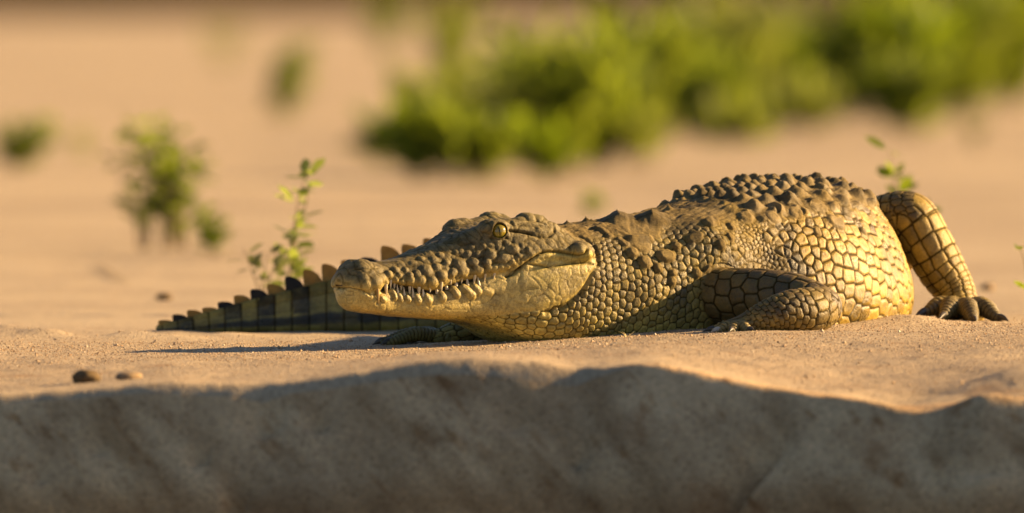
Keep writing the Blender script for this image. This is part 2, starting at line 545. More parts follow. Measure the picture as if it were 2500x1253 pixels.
def toe(a, k, tip, r0, r1):
    return tube([tuple(a) + (r0,), tuple(k) + (r0 * .95,), tuple(tip) + (r1,)], 16, 14)
TOES = []                                                # (direction, tip, radius) for the claws
def add_toe(a, k, tip, r0, r1):
    q = toe(a, k, tip, r0, r1)
    d = np.array(tip) - np.array(k); d /= np.linalg.norm(d)
    TOES.append((d, np.array(tip), r1)); LQ['toe%d' % len(TOES)] = q
# hind foot
FT = np.array([.752, .672, .046])
for px, py, Y, lift in ((2258, 770, .585, .013), (2303, 780, .545, .016), (2377, 793, .52, .018), (2440, 788, .55, .018)):
    tp = at(px, py, Y)
    mid = FT * .45 + tp * .55 + np.array([0, 0, lift])
    add_toe(FT + (tp - FT) * .08, mid, tp + np.array([0, 0, .005]), .0175, .0070)
tube([(.735, .69, .05, .03), (.765, .66, .045, .03)], 10, 20, .8)
# near hand
HD = np.array([.365, -.098, .036])
for tp in ((.326, -.100, .031), (.334, -.124, .030), (.356, -.135, .030), (.384, -.137, .030)):
    tp = np.array(tp)
    add_toe(HD, HD * .5 + tp * .5 + np.array([0, 0, .007]), tp, .0085, .006)
# far hand
HR = np.array([-.115, .255, .013])
for tp in ((-.200, .212, .005), (-.212, .238, .005), (-.205, .275, .005), (-.175, .31, .006)):
    tp = np.array(tp)
    add_toe(HR, HR * .5 + tp * .5 + np.array([0, 0, .010]), tp, .011, .0075)

# eye and brow masses
def ball(c, r, n=20):
    a = np.linspace(0, 2 * np.pi, n, endpoint=False)
    rr = []
    for t in np.linspace(-.96, .96, 13):
        s = math.sqrt(1 - t * t)
        rr.append(np.stack([c[0] + r[0] * s * np.cos(a), c[1] + r[1] * s * np.sin(a), np.full(n, c[2] + r[2] * t)], 1))
    add_rings(np.array(rr))
for sgn in (1, -1):
    for u, v, z, r in ((.262, .047, .194, (.020, .020, .0175)), (.276, .050, .199, (.018, .018, .014)), (.335, .050, .210, (.020, .016, .0125)), (.352, .053, .206, (.020, .018, .013)), (.372, .056, .196, (.020, .018, .012))):
        ball(head_to_world(u, v * sgn, z), r)
    ball(head_to_world(.405, .100 * sgn, .158), (.024, .024, .018))
for sgn in (1, -1):
    ball(head_to_world(.036, .010 * sgn, .1425), (.015, .015, .0058))

tmp = bpy.data.meshes.new('tmp')
tmp.from_pydata(np.concatenate(LV).tolist(), [], LF)
tmp_o = bpy.data.objects.new('tmp', tmp); COL.objects.link(tmp_o)
VOX = 0.0017
md = tmp_o.modifiers.new('r', 'REMESH'); md.mode = 'VOXEL'; md.voxel_size = VOX; md.adaptivity = 0.0
dg = bpy.context.evaluated_depsgraph_get()
body = bpy.data.meshes.new_from_object(tmp_o.evaluated_get(dg))
bpy.data.objects.remove(tmp_o); bpy.data.meshes.remove(tmp)
nV = len(body.vertices)
BV = np.empty(nV * 3, np.float32); body.vertices.foreach_get('co', BV); BV = BV.reshape(-1, 3).astype(np.float64)
nE = len(body.edges)
BE = np.empty(nE * 2, np.int32); body.edges.foreach_get('vertices', BE); BE = BE.reshape(-1, 2)
print('croc verts', nV, 'faces', len(body.polygons))
_deg = np.bincount(BE.ravel(), minlength=nV).astype(float)
def lap(X, it, lam=0.6):
    a, b = BE[:, 0], BE[:, 1]
    X = X.copy()
    for _ in range(it):
        for k in range(X.shape[1]):
            c = X[:, k]
            s = np.bincount(a, c[b], nV) + np.bincount(b, c[a], nV)
            X[:, k] = c + lam * (s / _deg - c)
    return X
def set_co(X):
    body.vertices.foreach_set('co', X.astype(np.float32).ravel()); body.update()
def normals():
    n = np.empty(nV * 3, np.float32); body.vertex_normals.foreach_get('vector', n)
    return n.reshape(-1, 3).astype(np.float64)
BV = lap(BV, 14)
set_co(BV)
BN = normals()
# ------------------------------------------------------------------ crocodile: skin relief
X0 = BV.copy()
hu, hv, hz = world_to_head(X0)
PXv, PYv = project(X0)

def spine_coords(P):
    best = np.full(len(P), 1e9); bi = np.zeros(len(P), np.int32)
    step = 4
    pts = SPQ[::step, :2]
    for c in range(0, len(P), 60000):
        q = P[c:c+60000, :2].astype(np.float32)
        d2 = (q[:, 0:1] - pts[None, :, 0].astype(np.float32))**2 + (q[:, 1:2] - pts[None, :, 1].astype(np.float32))**2
        bi[c:c+60000] = d2.argmin(1)
    f = bi * float(step)
    ds = sp_s[1]
    for _ in range(3):                                   # refine to a continuous parameter
        i = np.clip(f, 0, SPN - 1.001); j = i.astype(int); w = (i - j)[:, None]
        C = SPQ[j, :2] * (1 - w) + SPQ[j+1, :2] * w
        T = SPT[j] * (1 - w) + SPT[j+1] * w
        f = np.clip(i + ((P[:, :2] - C) * T).sum(1) / ds * 0.8, 0, SPN - 1.001)
    j = f.astype(int); w = (f - j)[:, None]
    Q = SPQ[j] * (1 - w) + SPQ[j+1] * w
    L = SPL[j] * (1 - w) + SPL[j+1] * w
    d = ((P[:, :2] - Q[:, :2]) * L).sum(1)
    return f * ds, d, Q
ss, sd, SQ = spine_coords(X0)
sa = sd / SQ[:, 2]
sb = (X0[:, 2] - SQ[:, 4]) / (SQ[:, 3] - SQ[:, 4])
th = np.arctan2(sa, sb - 0.35)                            # 0 on the back, + on the near (left) side
ath = np.abs(th)
# normalised distance from the trunk section
_ang = np.linspace(0, np.pi, 181)
def prof_radius(k):
    p = prof_at(k)
    pts = [(a, b) for a, b in p] + [(-a, b) for a, b in p[1:-1][::-1]]
    c = closed_spline(np.array(pts), 400)
    a = np.arctan2(c[:, 0], c[:, 1] - .35); r = np.hypot(c[:, 0], c[:, 1] - .35)
    m = a >= 0; o = np.argsort(a[m])
    return np.interp(_ang, a[m][o], r[m][o])
_pr = np.array([prof_radius(k) for k in np.linspace(0, 2, 9)])
_fk = np.clip(SQ[:, 5], 0, 2) * 4; _jk = np.minimum(_fk.astype(int), 7); _wk = _fk - _jk
_fa = ath / np.pi * 180; _ja = np.minimum(_fa.astype(int), 179); _wa = _fa - _ja
_R = ((_pr[_jk, _ja] * (1 - _wa) + _pr[_jk, _ja+1] * _wa) * (1 - _wk) + (_pr[_jk+1, _ja] * (1 - _wa) + _pr[_jk+1, _ja+1] * _wa) * _wk)
srho = np.hypot(sa, sb - .35) / _R

def cellrand(i, j, seed):
    h = (i.astype(np.int64) * 73856093) ^ (j.astype(np.int64) * 19349663) ^ (seed * 83492791)
    h = (h ^ (h >> 13)) * 1274126177
    h = h ^ (h >> 16)
    return ((h & 0xFFFFF) / float(0x100000))

def voronoi(U, V, seed, jit=0.2, brick=True, wt=0.0, metric=2.0, brick_to=1e9):
    """Scale pattern on a jittered grid: distance to the cell border, cell random, offset from the centre."""
    ci = np.floor(U).astype(int)
    n = len(U)
    F1 = np.full(n, 9.0); F2 = np.full(n, 9.0)
    C1 = np.zeros((n, 2)); C2 = np.zeros((n, 2)); R1 = np.zeros(n)
    jit = np.broadcast_to(np.asarray(jit, float), (n,))
    for di in (-1, 0, 1):
        i = ci + di
        off = np.where(i < brick_to, 0.5 * (i % 2), 0.31 * (i % 3)) if brick else 0.0
        cj = np.floor(V - off).astype(int)
        for dj in (-1, 0, 1):
            j = cj + dj
            r0 = cellrand(i, j, seed); r1 = cellrand(i, j, seed + 11); r2 = cellrand(i, j, seed + 23)
            cu = i + .5 + jit * (r0 - .5) * 2; cv = j + .5 + off + jit * (r1 - .5) * 2
            du, dv = U - cu, V - cv
            d = (np.abs(du)**metric + np.abs(dv)**metric)**(1 / metric) - wt * r2
            m1 = d < F1; m2 = (~m1) & (d < F2)
            F2 = np.where(m1, F1, np.where(m2, d, F2))
            C2[:, 0] = np.where(m1, C1[:, 0], np.where(m2, cu, C2[:, 0])); C2[:, 1] = np.where(m1, C1[:, 1], np.where(m2, cv, C2[:, 1]))
            F1 = np.where(m1, d, F1); C1[:, 0] = np.where(m1, cu, C1[:, 0]); C1[:, 1] = np.where(m1, cv, C1[:, 1]); R1 = np.where(m1, r2, R1)
    e = (F2 - F1) * .5
    return np.clip(e, 0, 1), R1, U - C1[:, 0], V - C1[:, 1]

def pillow(e, w, p=2.0):
    t = np.clip(e / w, 0, 1)
    return 1 - (1 - t)**p

# ---- region weights
# rear border of the head on the near side, as u against z
ub = np.interp(hz, [.02, .055, .064, .08, .103, .135, .168, .185, .21], [.20, .26, .333, .381, .412, .430, .412, .40, .392])
w_head = sstep(0.006, -0.004, hu - ub) * (np.abs(hv) < .14)
jaw_low = np.interp(hu, [0, .1, .2, .3, .34], [.0, .052, .055, .056, .060])
w_head = w_head * sstep(-.004, .003, hz - jaw_low)
limb_w = {}
limb_s = np.zeros(nV); limb_phi = np.zeros(nV); limb_id = np.full(nV, -1)
limb_best = np.full(nV, 9.0); limb_sel = {}
names = list(LQ)
for li, k in enumerate(names):
    q = LQ[k]; r = q[:, 3].max() * 1.4
    lo, hi = q[:, :3].min(0) - r, q[:, :3].max(0) + r
    idx = np.where(((X0 > lo) & (X0 < hi)).all(1))[0]
    P = X0[idx]
    D = np.linalg.norm(P[:, None, :] - q[None, ::2, :3], axis=2)
    i = D.argmin(1) * 2
    T = np.gradient(q[:, :3], axis=0); ds = np.linalg.norm(T, axis=1); T /= ds[:, None]
    along = np.r_[0, np.cumsum(np.linalg.norm(np.diff(q[:, :3], axis=0), axis=1))]
    rel = P - q[i, :3]
    ax = (rel * T[i]).sum(1)
    pr = rel - ax[:, None] * T[i]
    rho = np.linalg.norm(pr, axis=1) / q[i, 3]
    ref = np.cross(T[i], np.array([0, -1.0, .3])); ref /= np.linalg.norm(ref, axis=1)[:, None]
    b = np.cross(T[i], ref)
    phi = np.arctan2((pr * b).sum(1), (pr * ref).sum(1))
    score = np.maximum(rho, np.abs(ax) / (q[i, 3] + .004) * .8)
    better = score < limb_best[idx]
    j = idx[better]
    limb_best[j] = score[better]; limb_id[j] = li
    limb_s[j] = (along[i] + ax)[better]; limb_phi[j] = phi[better]
w_limb = sstep(1.22, 1.08, limb_best) * sstep(1.01, 1.06, np.where(ss < S_HEAD * .8, 1.2, srho))
w_limb[(w_head > .5)] = 0
w_trunk = np.clip(1 - w_head - w_limb, 0, 1)

disp = np.zeros(nV)
def swell(px, py, r, h):
    m = (np.abs(PXv - px) < 2.5) & (np.abs(PYv - py) < 2.5)
    i = np.where(m)[0]; c = X0[i[X0[i, 1].argmin()]]
    return h * np.exp(-((np.linalg.norm(X0 - c, axis=1)) / (r * .9 / 1500.0))**2)
# muscle of the shoulder, hollow behind it, folds of the neck and belly
bulk = swell(1735, 590, 85, .018) + swell(1590, 690, 70, .006) - swell(1880, 630, 60, .009) + swell(2080, 640, 120, .008)
col = np.zeros((nV, 3)); gloss = np.full(nV, .5); speck = np.zeros(nV); groove = np.zeros(nV)
c3 = lambda *a: np.array(a)
def lerp(a, b, t):
    return a + (b - a) * (t[:, None] if np.ndim(t) else t)

low = fbm(X0 * 9.0, 3); mid = fbm(X0 * 40.0, 3); fine = fbm(X0 * 170.0, 2)

# ---- trunk, neck and tail scales
size_q = np.interp(sp_s, [0, S_HEAD * .75, S_HEAD, S_HEAD + .08, S_SH - .05, S_SH + .06, S_HIP, S_HIP + .3, sp_s[-1]],
                   [.0165, .0155, .0102, .0114, .0128, .0165, .0210, .038, .030])
uq = np.r_[0, np.cumsum(1 / size_q[:-1] * np.diff(sp_s))]
warp = 0.013 * fbm(X0 * 7.0 + 4, 2) + 0.003 * fbm(X0 * 30.0 + 9, 2)
# neck rows lean forwards towards the throat
lean = sstep(S_SH + .05, S_HEAD, ss) * np.clip(ath - 1.2, -1, 2) * .018
Us = np.interp(ss + warp + lean, sp_s, uq)
NROW = np.interp(ss, [S_HEAD - .1, S_HEAD, S_SH - .06, S_SH + .10], [37, 44, 39, 32])
Vs = (ath - 1.5) / np.pi * NROW + 60 + 0.34 * fbm(X0 * 9.0 + 40, 2)
neck_ = sstep(S_SH + .03, S_SH - .04, ss)
shoulder = np.exp(-((ss - (S_SH - .035)) / .075)**2) * sstep(2.15, 1.5, ath)
jit = 0.18 + .16 * shoulder + .04 * sstep(S_HEAD, S_HEAD + .08, ss)
sideseed = np.where(th > 0, 0, 1)
grow = sstep(1.5, 2.3, ath) * (1 - neck_)
Vs = 60 + (Vs - 60) * (1 - .16 * grow)
eT, rT, duT, dvT = voronoi(Us, Vs + 100 * sideseed, 5, np.clip(jit, .1, .36), True, .16 + .12 * shoulder, 2.3, np.interp(S_SH + .02, sp_s, uq))
belly = sstep(1.95, 2.25, ath); throat = sstep(1.7, 2.1, ath) * sstep(S_SH - .02, S_SH - .12, ss)
gap = (.016 * sstep(1.75, 1.2, ath) + .004) * (1 - neck_) + .003 * neck_
eT = np.clip(eT - gap, 0, 1)
amp = (.0038 * (1 - .36 * neck_) * (1 - belly) + .0028 * belly) * (1 - .5 * throat)
amp = amp * sstep(.0, .4, Us) + .0012 * shoulder
amp = np.where(ss > S_HIP + .12, .0018, amp)
flatw = np.maximum(np.maximum(throat, belly), .75 * (1 - neck_))
h_sc = amp * (pillow(eT, .22) * .85 * (1 - flatw) + pillow(eT, .11) * .62 * flatw + pillow(eT, .5, 1.5) * .20 + .55 * duT * (.5 + .5 * flatw) + .30 * dvT * flatw - 0.10 * sstep(.26, .42, eT) * (1 - neck_) + .16 * mid + .07 * fine)
g_sc = sstep(.065, .015, eT)
d_tr = h_sc - amp * .3
# second, finer granules on the shoulder
eG, rG, _, _ = voronoi(Us * 1.9 + 7, Vs * 1.9 + 3, 19, .34, True, .2)
gm = shoulder * sstep(S_SH + .03, S_SH - .02, ss) * sstep(.45, .7, vnoise(X0 * 38.0) * .5 + .5 + .25 * (rT < .35))
d_tr = d_tr * (1 - gm) + gm * (.0022 * pillow(eG, .3) - .0012)
g_sc = np.maximum(g_sc * (1 - gm), gm * sstep(.1, .03, eG))
rC = np.where(gm > .5, rG, rT)

# osteoderms on the back
dorsal = sstep(S_SH - .065, S_SH - .005, ss + .02 * mid) * sstep(1.06, .92, ath + .05 * mid)
Ud = np.interp(ss, sp_s, np.r_[0, np.cumsum(np.diff(sp_s) / .0345)])
Vd = ath / .196
eD, rD, duD, dvD = voronoi(Ud + .08 * low, Vd + 30 * sideseed + .08 * low, 31, .10, True, 0, 2.0)
rowi = np.floor(Vd)
Hk = np.array([.0090, .0102, .0108, .0106, .0095, .0060])[np.clip(rowi.astype(int), 0, 5)] * (.65 + .6 * rD)
duA = duD + .08
kg = np.exp(-(np.abs(duA) / np.where(duA > 0, .29, .20))**2.0 - (np.abs(dvD + .2 * mid) / (.24 + .08 * rD))**2.0)
keel = Hk * (1 - np.exp(-1.8 * kg)) / .835 * (1 + .35 * mid)
keel = keel + .0014 * pillow(eD, .32) + .0012 * fine + .0016 * mid + .0014 * fbm(np.stack([ss * 45, th * 40, 0 * ss], 1), 3)
tail_on = sstep(S_HIP + .02, S_HIP + .16, ss)
d_do = keel * (1 - tail_on)
d_tr = d_tr * (1 - dorsal) + d_do * dorsal
g_sc = g_sc * (1 - dorsal) + dorsal * sstep(.07, .02, eD) * .35 * (1 - tail_on)

# smooth mud-caked skin on the nape
nape = sstep(1.05, .75, ath + .12 * low) * sstep(S_SH - .005, S_SH - .065, ss + .02 * mid)
Pw = np.stack([ss * 30, th * 9, ss * 0], 1)
wr = fbm(np.stack([ss * 70 + th * 10, th * 26, 0 * ss], 1), 3)
d_tr = d_tr * (1 - nape) + nape * (.0026 * wr + .0024 * mid + .0009 * fine)
g_sc = g_sc * (1 - nape)

# tail: square shields in rings
Utl = np.interp(ss, sp_s, np.r_[0, np.cumsum(np.diff(sp_s) / np.interp(sp_s[:-1], [S_HIP, sp_s[-1]], [.046, .026]))])
ring = np.abs(Utl - np.floor(Utl) - .5) * 2
zt_ = X0[:, 2] / np.maximum(SQ[:, 3], .01)
shelf_ = np.abs(zt_ * 4 - np.floor(zt_ * 4) - .5) * 2
d_tail = .0014 * (1 - sstep(.82, 1.0, ring)) + .0009 * (1 - sstep(.84, 1., shelf_)) + .0006 * mid
d_tr = d_tr * (1 - tail_on) + d_tail * tail_on
g_sc = g_sc * (1 - tail_on) + tail_on * np.maximum(sstep(.85, .97, ring), .5 * sstep(.88, .98, shelf_))
disp += w_trunk * d_tr
groove = np.maximum(groove, w_trunk * g_sc)

# ---- limb scales
spec = {'arm': (.028, 10, .0020), 'fore': (.0215, 11, .0024), 'thigh': (.019, 20, .0018), 'shin': (.027, 10, .0020), 'armr': (.021, 11, .0018)}
rL = np.zeros(nV)
for li, k in enumerate(names):
    m = np.where((limb_id == li) & (w_limb > 0))[0]
    if not len(m): continue
    if k.startswith('toe'):
        ph = limb_s[m] / (.0095 if li <= names.index('toe4') else .0062) + .25 * low[m]
        w = np.abs(ph - np.floor(ph) - .5) * 2
        disp[m] += w_limb[m] * (.0024 * (1 - sstep(.40, 1., w)) - .0008 + .0016 * mid[m])
        groove[m] = np.maximum(groove[m], w_limb[m] * sstep(.72, .95, w) * .8)
        rL[m] = .3
        continue
    sz, N, a = spec[k]
    sk = limb_s[m] + .12 * sz * np.sin(limb_phi[m] * 2)
    taper = np.ones(len(m))
    if k == 'fore':                                       # narrow folds towards the wrist
        U = np.interp(sk, [-.05, .06, .10, .16], [-.05 / .0195, .06 / .0195, .06 / .0195 + .04 / .011, .06 / .0195 + .04 / .011 + .06 / .0075])
    elif k == 'shin':
        U = np.interp(sk, [-.05, .13, .17, .25], [-.05 / .03, .13 / .03, .13 / .03 + .04 / .016, .13 / .03 + .04 / .016 + .08 / .009])
    else:
        U = sk / sz
    V = (limb_phi[m] / (2 * np.pi) + .5) * N
    e, r, du, dv = voronoi(U + .08 * low[m], V + .12 * mid[m], 50 + li, .14, k in ('fore', 'arm', 'armr', 'thigh'), .06, 3.0)
    disp[m] += w_limb[m] * a * (pillow(e, .22) - .4)
    groove[m] = np.maximum(groove[m], w_limb[m] * sstep(.085, .02, e))
    rL[m] = r

# ---- head: hand-placed bumps and creases, anchored on the near side and mirrored
HEADI = np.where((hu < .50) & (X0[:, 1] < .34) & (hz > .04))[0]
HP = X0[HEADI]; HPX, HPY = PXv[HEADI], PYv[HEADI]; HN = BN[HEADI]
def anchor(px, py, rad=2.5):
    m = (np.abs(HPX - px) < rad) & (np.abs(HPY - py) < rad)
    i = np.where(m)[0]
    if not len(i): return anchor(px, py, rad * 1.8)
    return HP[i[HP[i, 1].argmin()]]
def mirror(P):
    u, v, z = world_to_head(np.asarray(P)[None, :])
    return head_to_world(u, -v, z)[0]
layer = np.zeros(len(HEADI)); cre = np.zeros(len(HEADI)); rimg = np.zeros(len(HEADI))
def seg_dist(P, A, B):
    d = B - A; L2 = max((d * d).sum(), 1e-12)
    t = np.clip(((P - A) @ d) / L2, 0, 1)
    return np.linalg.norm(P - A - t[:, None] * d, axis=1)
def near(P, R):
    lo, hi = P.min(0) - R, P.max(0) + R
    return np.where(((HP > lo) & (HP < hi)).all(1))[0]
PXM = 1 / 1500.0
def bump(px, py, r, h, px2=None, py2=None, flat=.45, rim=.35):
    A0 = anchor(px, py); B0 = anchor(px2, py2) if px2 is not None else A0
    R = r * PXM * 1.06
    for f in (lambda q: q, mirror):
        A_, B_ = f(A0), f(B0)
        i = near(np.stack([A_, B_]), R * 1.4)
        if not len(i): continue
        d = seg_dist(HP[i], A_, B_) / R + .16 * mid[HEADI[i]] + .05 * fine[HEADI[i]]
        val = h * (1 - sstep(flat * .55, 1.04, d))
        layer[i] = np.maximum(layer[i], val)
        rg = np.exp(-((d - 1.02) / .13)**2) * rim
        rimg[i] = np.maximum(rimg[i] * (d > .8), rg * (layer[i] < h * .6))
def crease(pts, w, depth, dark=1.0):
    A = [anchor(*p) for p in pts]
    for f in (lambda q: q, mirror):
        B = [f(a) for a in A]
        for a, b in zip(B[:-1], B[1:]):
            if np.linalg.norm(a - b) > .05: continue
            i = near(np.stack([a, b]), w * 3)
            if not len(i): continue
            d = seg_dist(HP[i], a, b)
            g = np.exp(-(d / w)**2)
            cre[i] = np.maximum(cre[i], g * depth)
            rimg[i] = np.maximum(rimg[i], np.exp(-(d / (w * .8))**2) * dark)

BUMPS = [  # px, py, radius px, height m
 (1124,644,19,.0052),(1108,663,12,.0040),(1082,672,17,.0050),(1092,641,11,.0030),(1134,664,16,.0036),(1159,639,14,.0042),(1171,661,16,.0036),
 (1190,640,14,.0040),(1199,620,17,.0042),(1233,629,17,.0030),(1196,656,11,.0026),(1211,657,11,.0026),(1226,655,10,.0024),(1240,650,10,.0022),
 (1252,643,10,.0022),(1257,607,14,.0036),(1290,609,10,.0018),(1301,622,12,.0020),(1113,615,8,.0014),(1126,612,8,.0016),(1143,618,10,.0024),
 (1096,622,9,.0012),(1165,620,11,.0018),(1312,603,9,.0010),(1278,597,10,.0012),(1268,625,9,.0010),(1240,590,9,.0012),(1316,616,8,.0014),
 (923,690,19,.0040),(900,702,15,.0014),(951,668,12,.0050),(967,658,12,.0042),(945,692,10,.0036),(1005,689,13,.0048),(1003,671,10,.0034),
 (984,691,10,.0040),(967,684,10,.0036),(1029,687,15,.0046),(1059,691,16,.0048),(1041,657,19,.0044),(1020,666,11,.0034),(992,657,9,.0030),
 (1070,650,12,.0034),(975,670,9,.0028),(1105,667,11,.0040),(1060,632,12,.0024),(1078,622,10,.0020),(1050,612,12,.0018),(1010,640,12,.0020),(1030,630,10,.0018),
 (1100,602,10,.0014),(1130,592,10,.0014),(1155,600,9,.0016),(1180,602,9,.0016),(1412,607,21,.0050),(1440,628,16,.0020),
 # gum swellings of the lower jaw
 (1345,596,9,.0010),(1370,588,9,.0010)]
for b in BUMPS: bump(b[0], b[1], b[2] * 1.06, b[3] * 1.12)
for (a, b, c, d, r, h) in [(959,708,966,726,9,.0034),(975,720,981,731,8,.0030),(995,724,1000,735,9,.0034),(1017,720,1024,734,10,.0036),(1041,720,1049,735,11,.0036),
  (1073,712,1083,726,13,.0046),(1103,700,1118,718,13,.0046),(1133,700,1155,722,13,.0044),(1160,700,1172,712,11,.0024),(1185,706,1200,716,11,.0018),(935,724,940,735,9,.0022),(890,722,905,726,11,.0012)]:
    bump(a, b, r, h * 1.05, c, d)
# ear flap and brow ridge
bump(1255,543,9,.0030,1335,549); bump(1318,562,11,.0030,1345,562); bump(1180,560,8,.0020,1206,545); bump(1206,543,8,.0036,1238,546); bump(1240,556,6,.0024,1241,574)
crease([(1246,562),(1262,564),(1280,566),(1300,570)], .0024, .0065, 1.0)
crease([(1300,571),(1320,577),(1340,577),(1353,568),(1356,555)], .0026, .0030, .6)
crease([(1264,548),(1290,543),(1312,540),(1330,548)], .0020, .0020, .3)
crease([(1236,674),(1250,668),(1268,658),(1285,646),(1300,634),(1318,622),(1338,615),(1362,614),(1388,620),(1412,626),(1428,624),(1433,612)], .0024, .0048, 1.0)
crease([(1283,645),(1310,648),(1340,651),(1370,646),(1395,641),(1425,641),(1452,643)], .0018, .0028, .9)
crease([(1335,764),(1362,757),(1385,746),(1402,734),(1418,718),(1432,700),(1444,680),(1455,660),(1461,643)], .0042, .0050, .5)
crease([(1461,640),(1458,618),(1448,600),(1436,588),(1415,575),(1390,566),(1366,560)], .0040, .0030, .3)
crease([(1174,585),(1180,570),(1196,573)], .0017, .0018, .5); crease([(1196,580),(1215,583),(1236,580)], .0017, .0016, .4)
crease([(921,716),(926,742)], .0030, .0040, .3)
crease([(822,706),(836,704),(850,705),(868,708),(885,711),(905,717)], .0016, .0028, .9)
# nostril disc
crease([(862,658),(882,655),(905,656),(922,654)], .0016, .0014, .5)
# jaw plates behind the mouth
ecr, rcr, _, _ = voronoi(hu[HEADI] * 58 + 1.2 * fbm(HP * 30, 2), (hz[HEADI] + .4 * np.abs(hv[HEADI])) * 58 + 1.2 * fbm(HP * 30 + 50, 2), 77, .40, True, .1)
wHh = w_head[HEADI]
ejw, rjw, _, _ = voronoi(hu[HEADI] * 46 + 1.6 * fbm(HP * 22 + 3, 3), (hz[HEADI] + .3 * np.abs(hv[HEADI])) * 52 + 1.6 * fbm(HP * 22 + 70, 3), 91, .42, True, .2)
upper = sstep(-.004, .008, hz[HEADI] - np.interp(hu[HEADI], [0, .036, .07, .1, .15, .2, .27, .30, .34, .40, .44], [.104, .099, .108, .104, .098, .112, .126, .140, .158, .160, .150]))
ck = sstep(.09, .02, ecr)
jawp = np.exp(-((HPX - 1370) / 70)**2 - ((HPY - 633) / 14)**2)
hd = layer - cre - .0004 * rimg + upper * (.0011 * pillow(ecr, .3) * (1 - layer / .005) + .0010 * mid[HEADI] + .0006 * fine[HEADI]) \
     + (1 - upper) * (.0008 * mid[HEADI] + .00015 * fine[HEADI] + .0007 * pillow(ejw, .16) - .0007) + jawp * .0010 * pillow(ecr, .3)
# snout: paper-fine cracks only
disp[HEADI] += wHh * hd
edge = np.maximum(cre[HEADI * 0 + np.arange(len(HEADI))] * 0, 0)
disp[HEADI] -= (1 - wHh) * cre
groove[HEADI] = np.maximum(groove[HEADI], np.clip(rimg * .8 * np.maximum(wHh, .6) + .45 * ck * upper * wHh * (layer < .002) + .42 * sstep(.045, .01, ejw) * (1 - upper) * wHh * sstep(-.1, .3, mid[HEADI] + .2), 0, 1))

# ---- big shields of the nape and tubercles of the neck, anchored the same way
HEADI_ = HEADI
HEADI = np.where((ss < S_HIP) & (X0[:, 1] < .75) & (ss > S_HEAD - .12))[0]
HP = X0[HEADI]; HPX, HPY = PXv[HEADI], PYv[HEADI]; HN = BN[HEADI]
layer = np.zeros(len(HEADI)); cre = np.zeros(len(HEADI)); rimg = np.zeros(len(HEADI))
def cone(px, py, r, h, px2=None, py2=None, p=1.6):
    A0 = anchor(px, py); B0 = anchor(px2, py2) if px2 is not None else A0
    R = r * PXM * 1.05
    i = near(np.stack([A0, B0]), R)
    d = np.clip(seg_dist(HP[i], A0, B0) / R, 0, 1)
    layer[i] = np.maximum(layer[i], h * (np.sqrt((1 - d)**2 + .012) - math.sqrt(.012) * (d > 0) * 1.0)**p * sstep(1.0, .85, d))
def plate(px, py, r, h, px2=None, py2=None):
    bump(px, py, r, h, px2, py2, .9, .5)
_m = mirror; mirror = lambda q: np.asarray(q) + 50.0      # near side only: the far nape keeps plain skin
plate(1520,545,40,.0030,1545,560); plate(1592,550,36,.0032,1590,565); plate(1562,596,33,.0034)
for a in [(1506,530,62,.0155,1514,538,1.35),(1589,529,60,.0165,1591,538,1.35),(1540,584,24,.012,1580,583,1.2),(1377,541,22,.009),(1419,528,22,.010),(1443,540,20,.005),(1630,512,24,.011),
          (1500,560,34,.004,1530,575),(1470,548,26,.005),(1887,514,24,.010),(1942,506,26,.009),(1823,516,22,.006)]:
    cone(*a)
for a in [(1545,616,19,.0050),(1572,641,20,.0052),(1620,626,21,.0058,1630,626),(1649,603,15,.0050),(1725,557,17,.0042,1738,550),(1783,558,15,.0040),(1775,588,17,.0044),
          (1748,607,17,.0044),(1682,590,15,.0036,1696,586),(1606,655,14,.0044),(1642,668,14,.0044),(1700,668,14,.0034),(1727,657,15,.0034),(1640,685,14,.0040),(1512,585,12,.0030,1530,597),
          (1462,556,13,.0030,1480,566),(1490,575,12,.0030),
          (1823,530,25,.0036),(1887,530,26,.0036),(1942,520,27,.0036),(2030,542,26,.0044,2044,548),(2064,520,21,.0036),(2105,566,16,.0036),(1993,566,16,.0034),(1990,506,18,.0030,2010,508)]:
    a = list(a); bump(a[0], a[1], a[2], a[3] * 1.5, *(a[4:] or (None, None)), .7, .7)
mirror = _m
rad = np.zeros(len(HEADI))
d_add = layer * (1 - w_limb[HEADI]) * (1 - .9 * w_head[HEADI]) + (layer > .002) * .0011 * fbm(np.stack([HPX / 9 - HPY / 40, HPY / 34, 0 * HPX], 1), 2) * sstep(590, 570, HPY)
base_here = disp[HEADI]
cover = sstep(.0005, .0025, layer)
covf = np.zeros(nV); covf[HEADI] = cover
disp[HEADI] = base_here * (1 - .85 * cover) + d_add
groove[HEADI] = np.maximum(groove[HEADI] * (1 - cover), rimg * .7 * (1 - w_head[HEADI]))
HEADI = HEADI_; HP = X0[HEADI]; HPX, HPY = PXv[HEADI], PYv[HEADI]

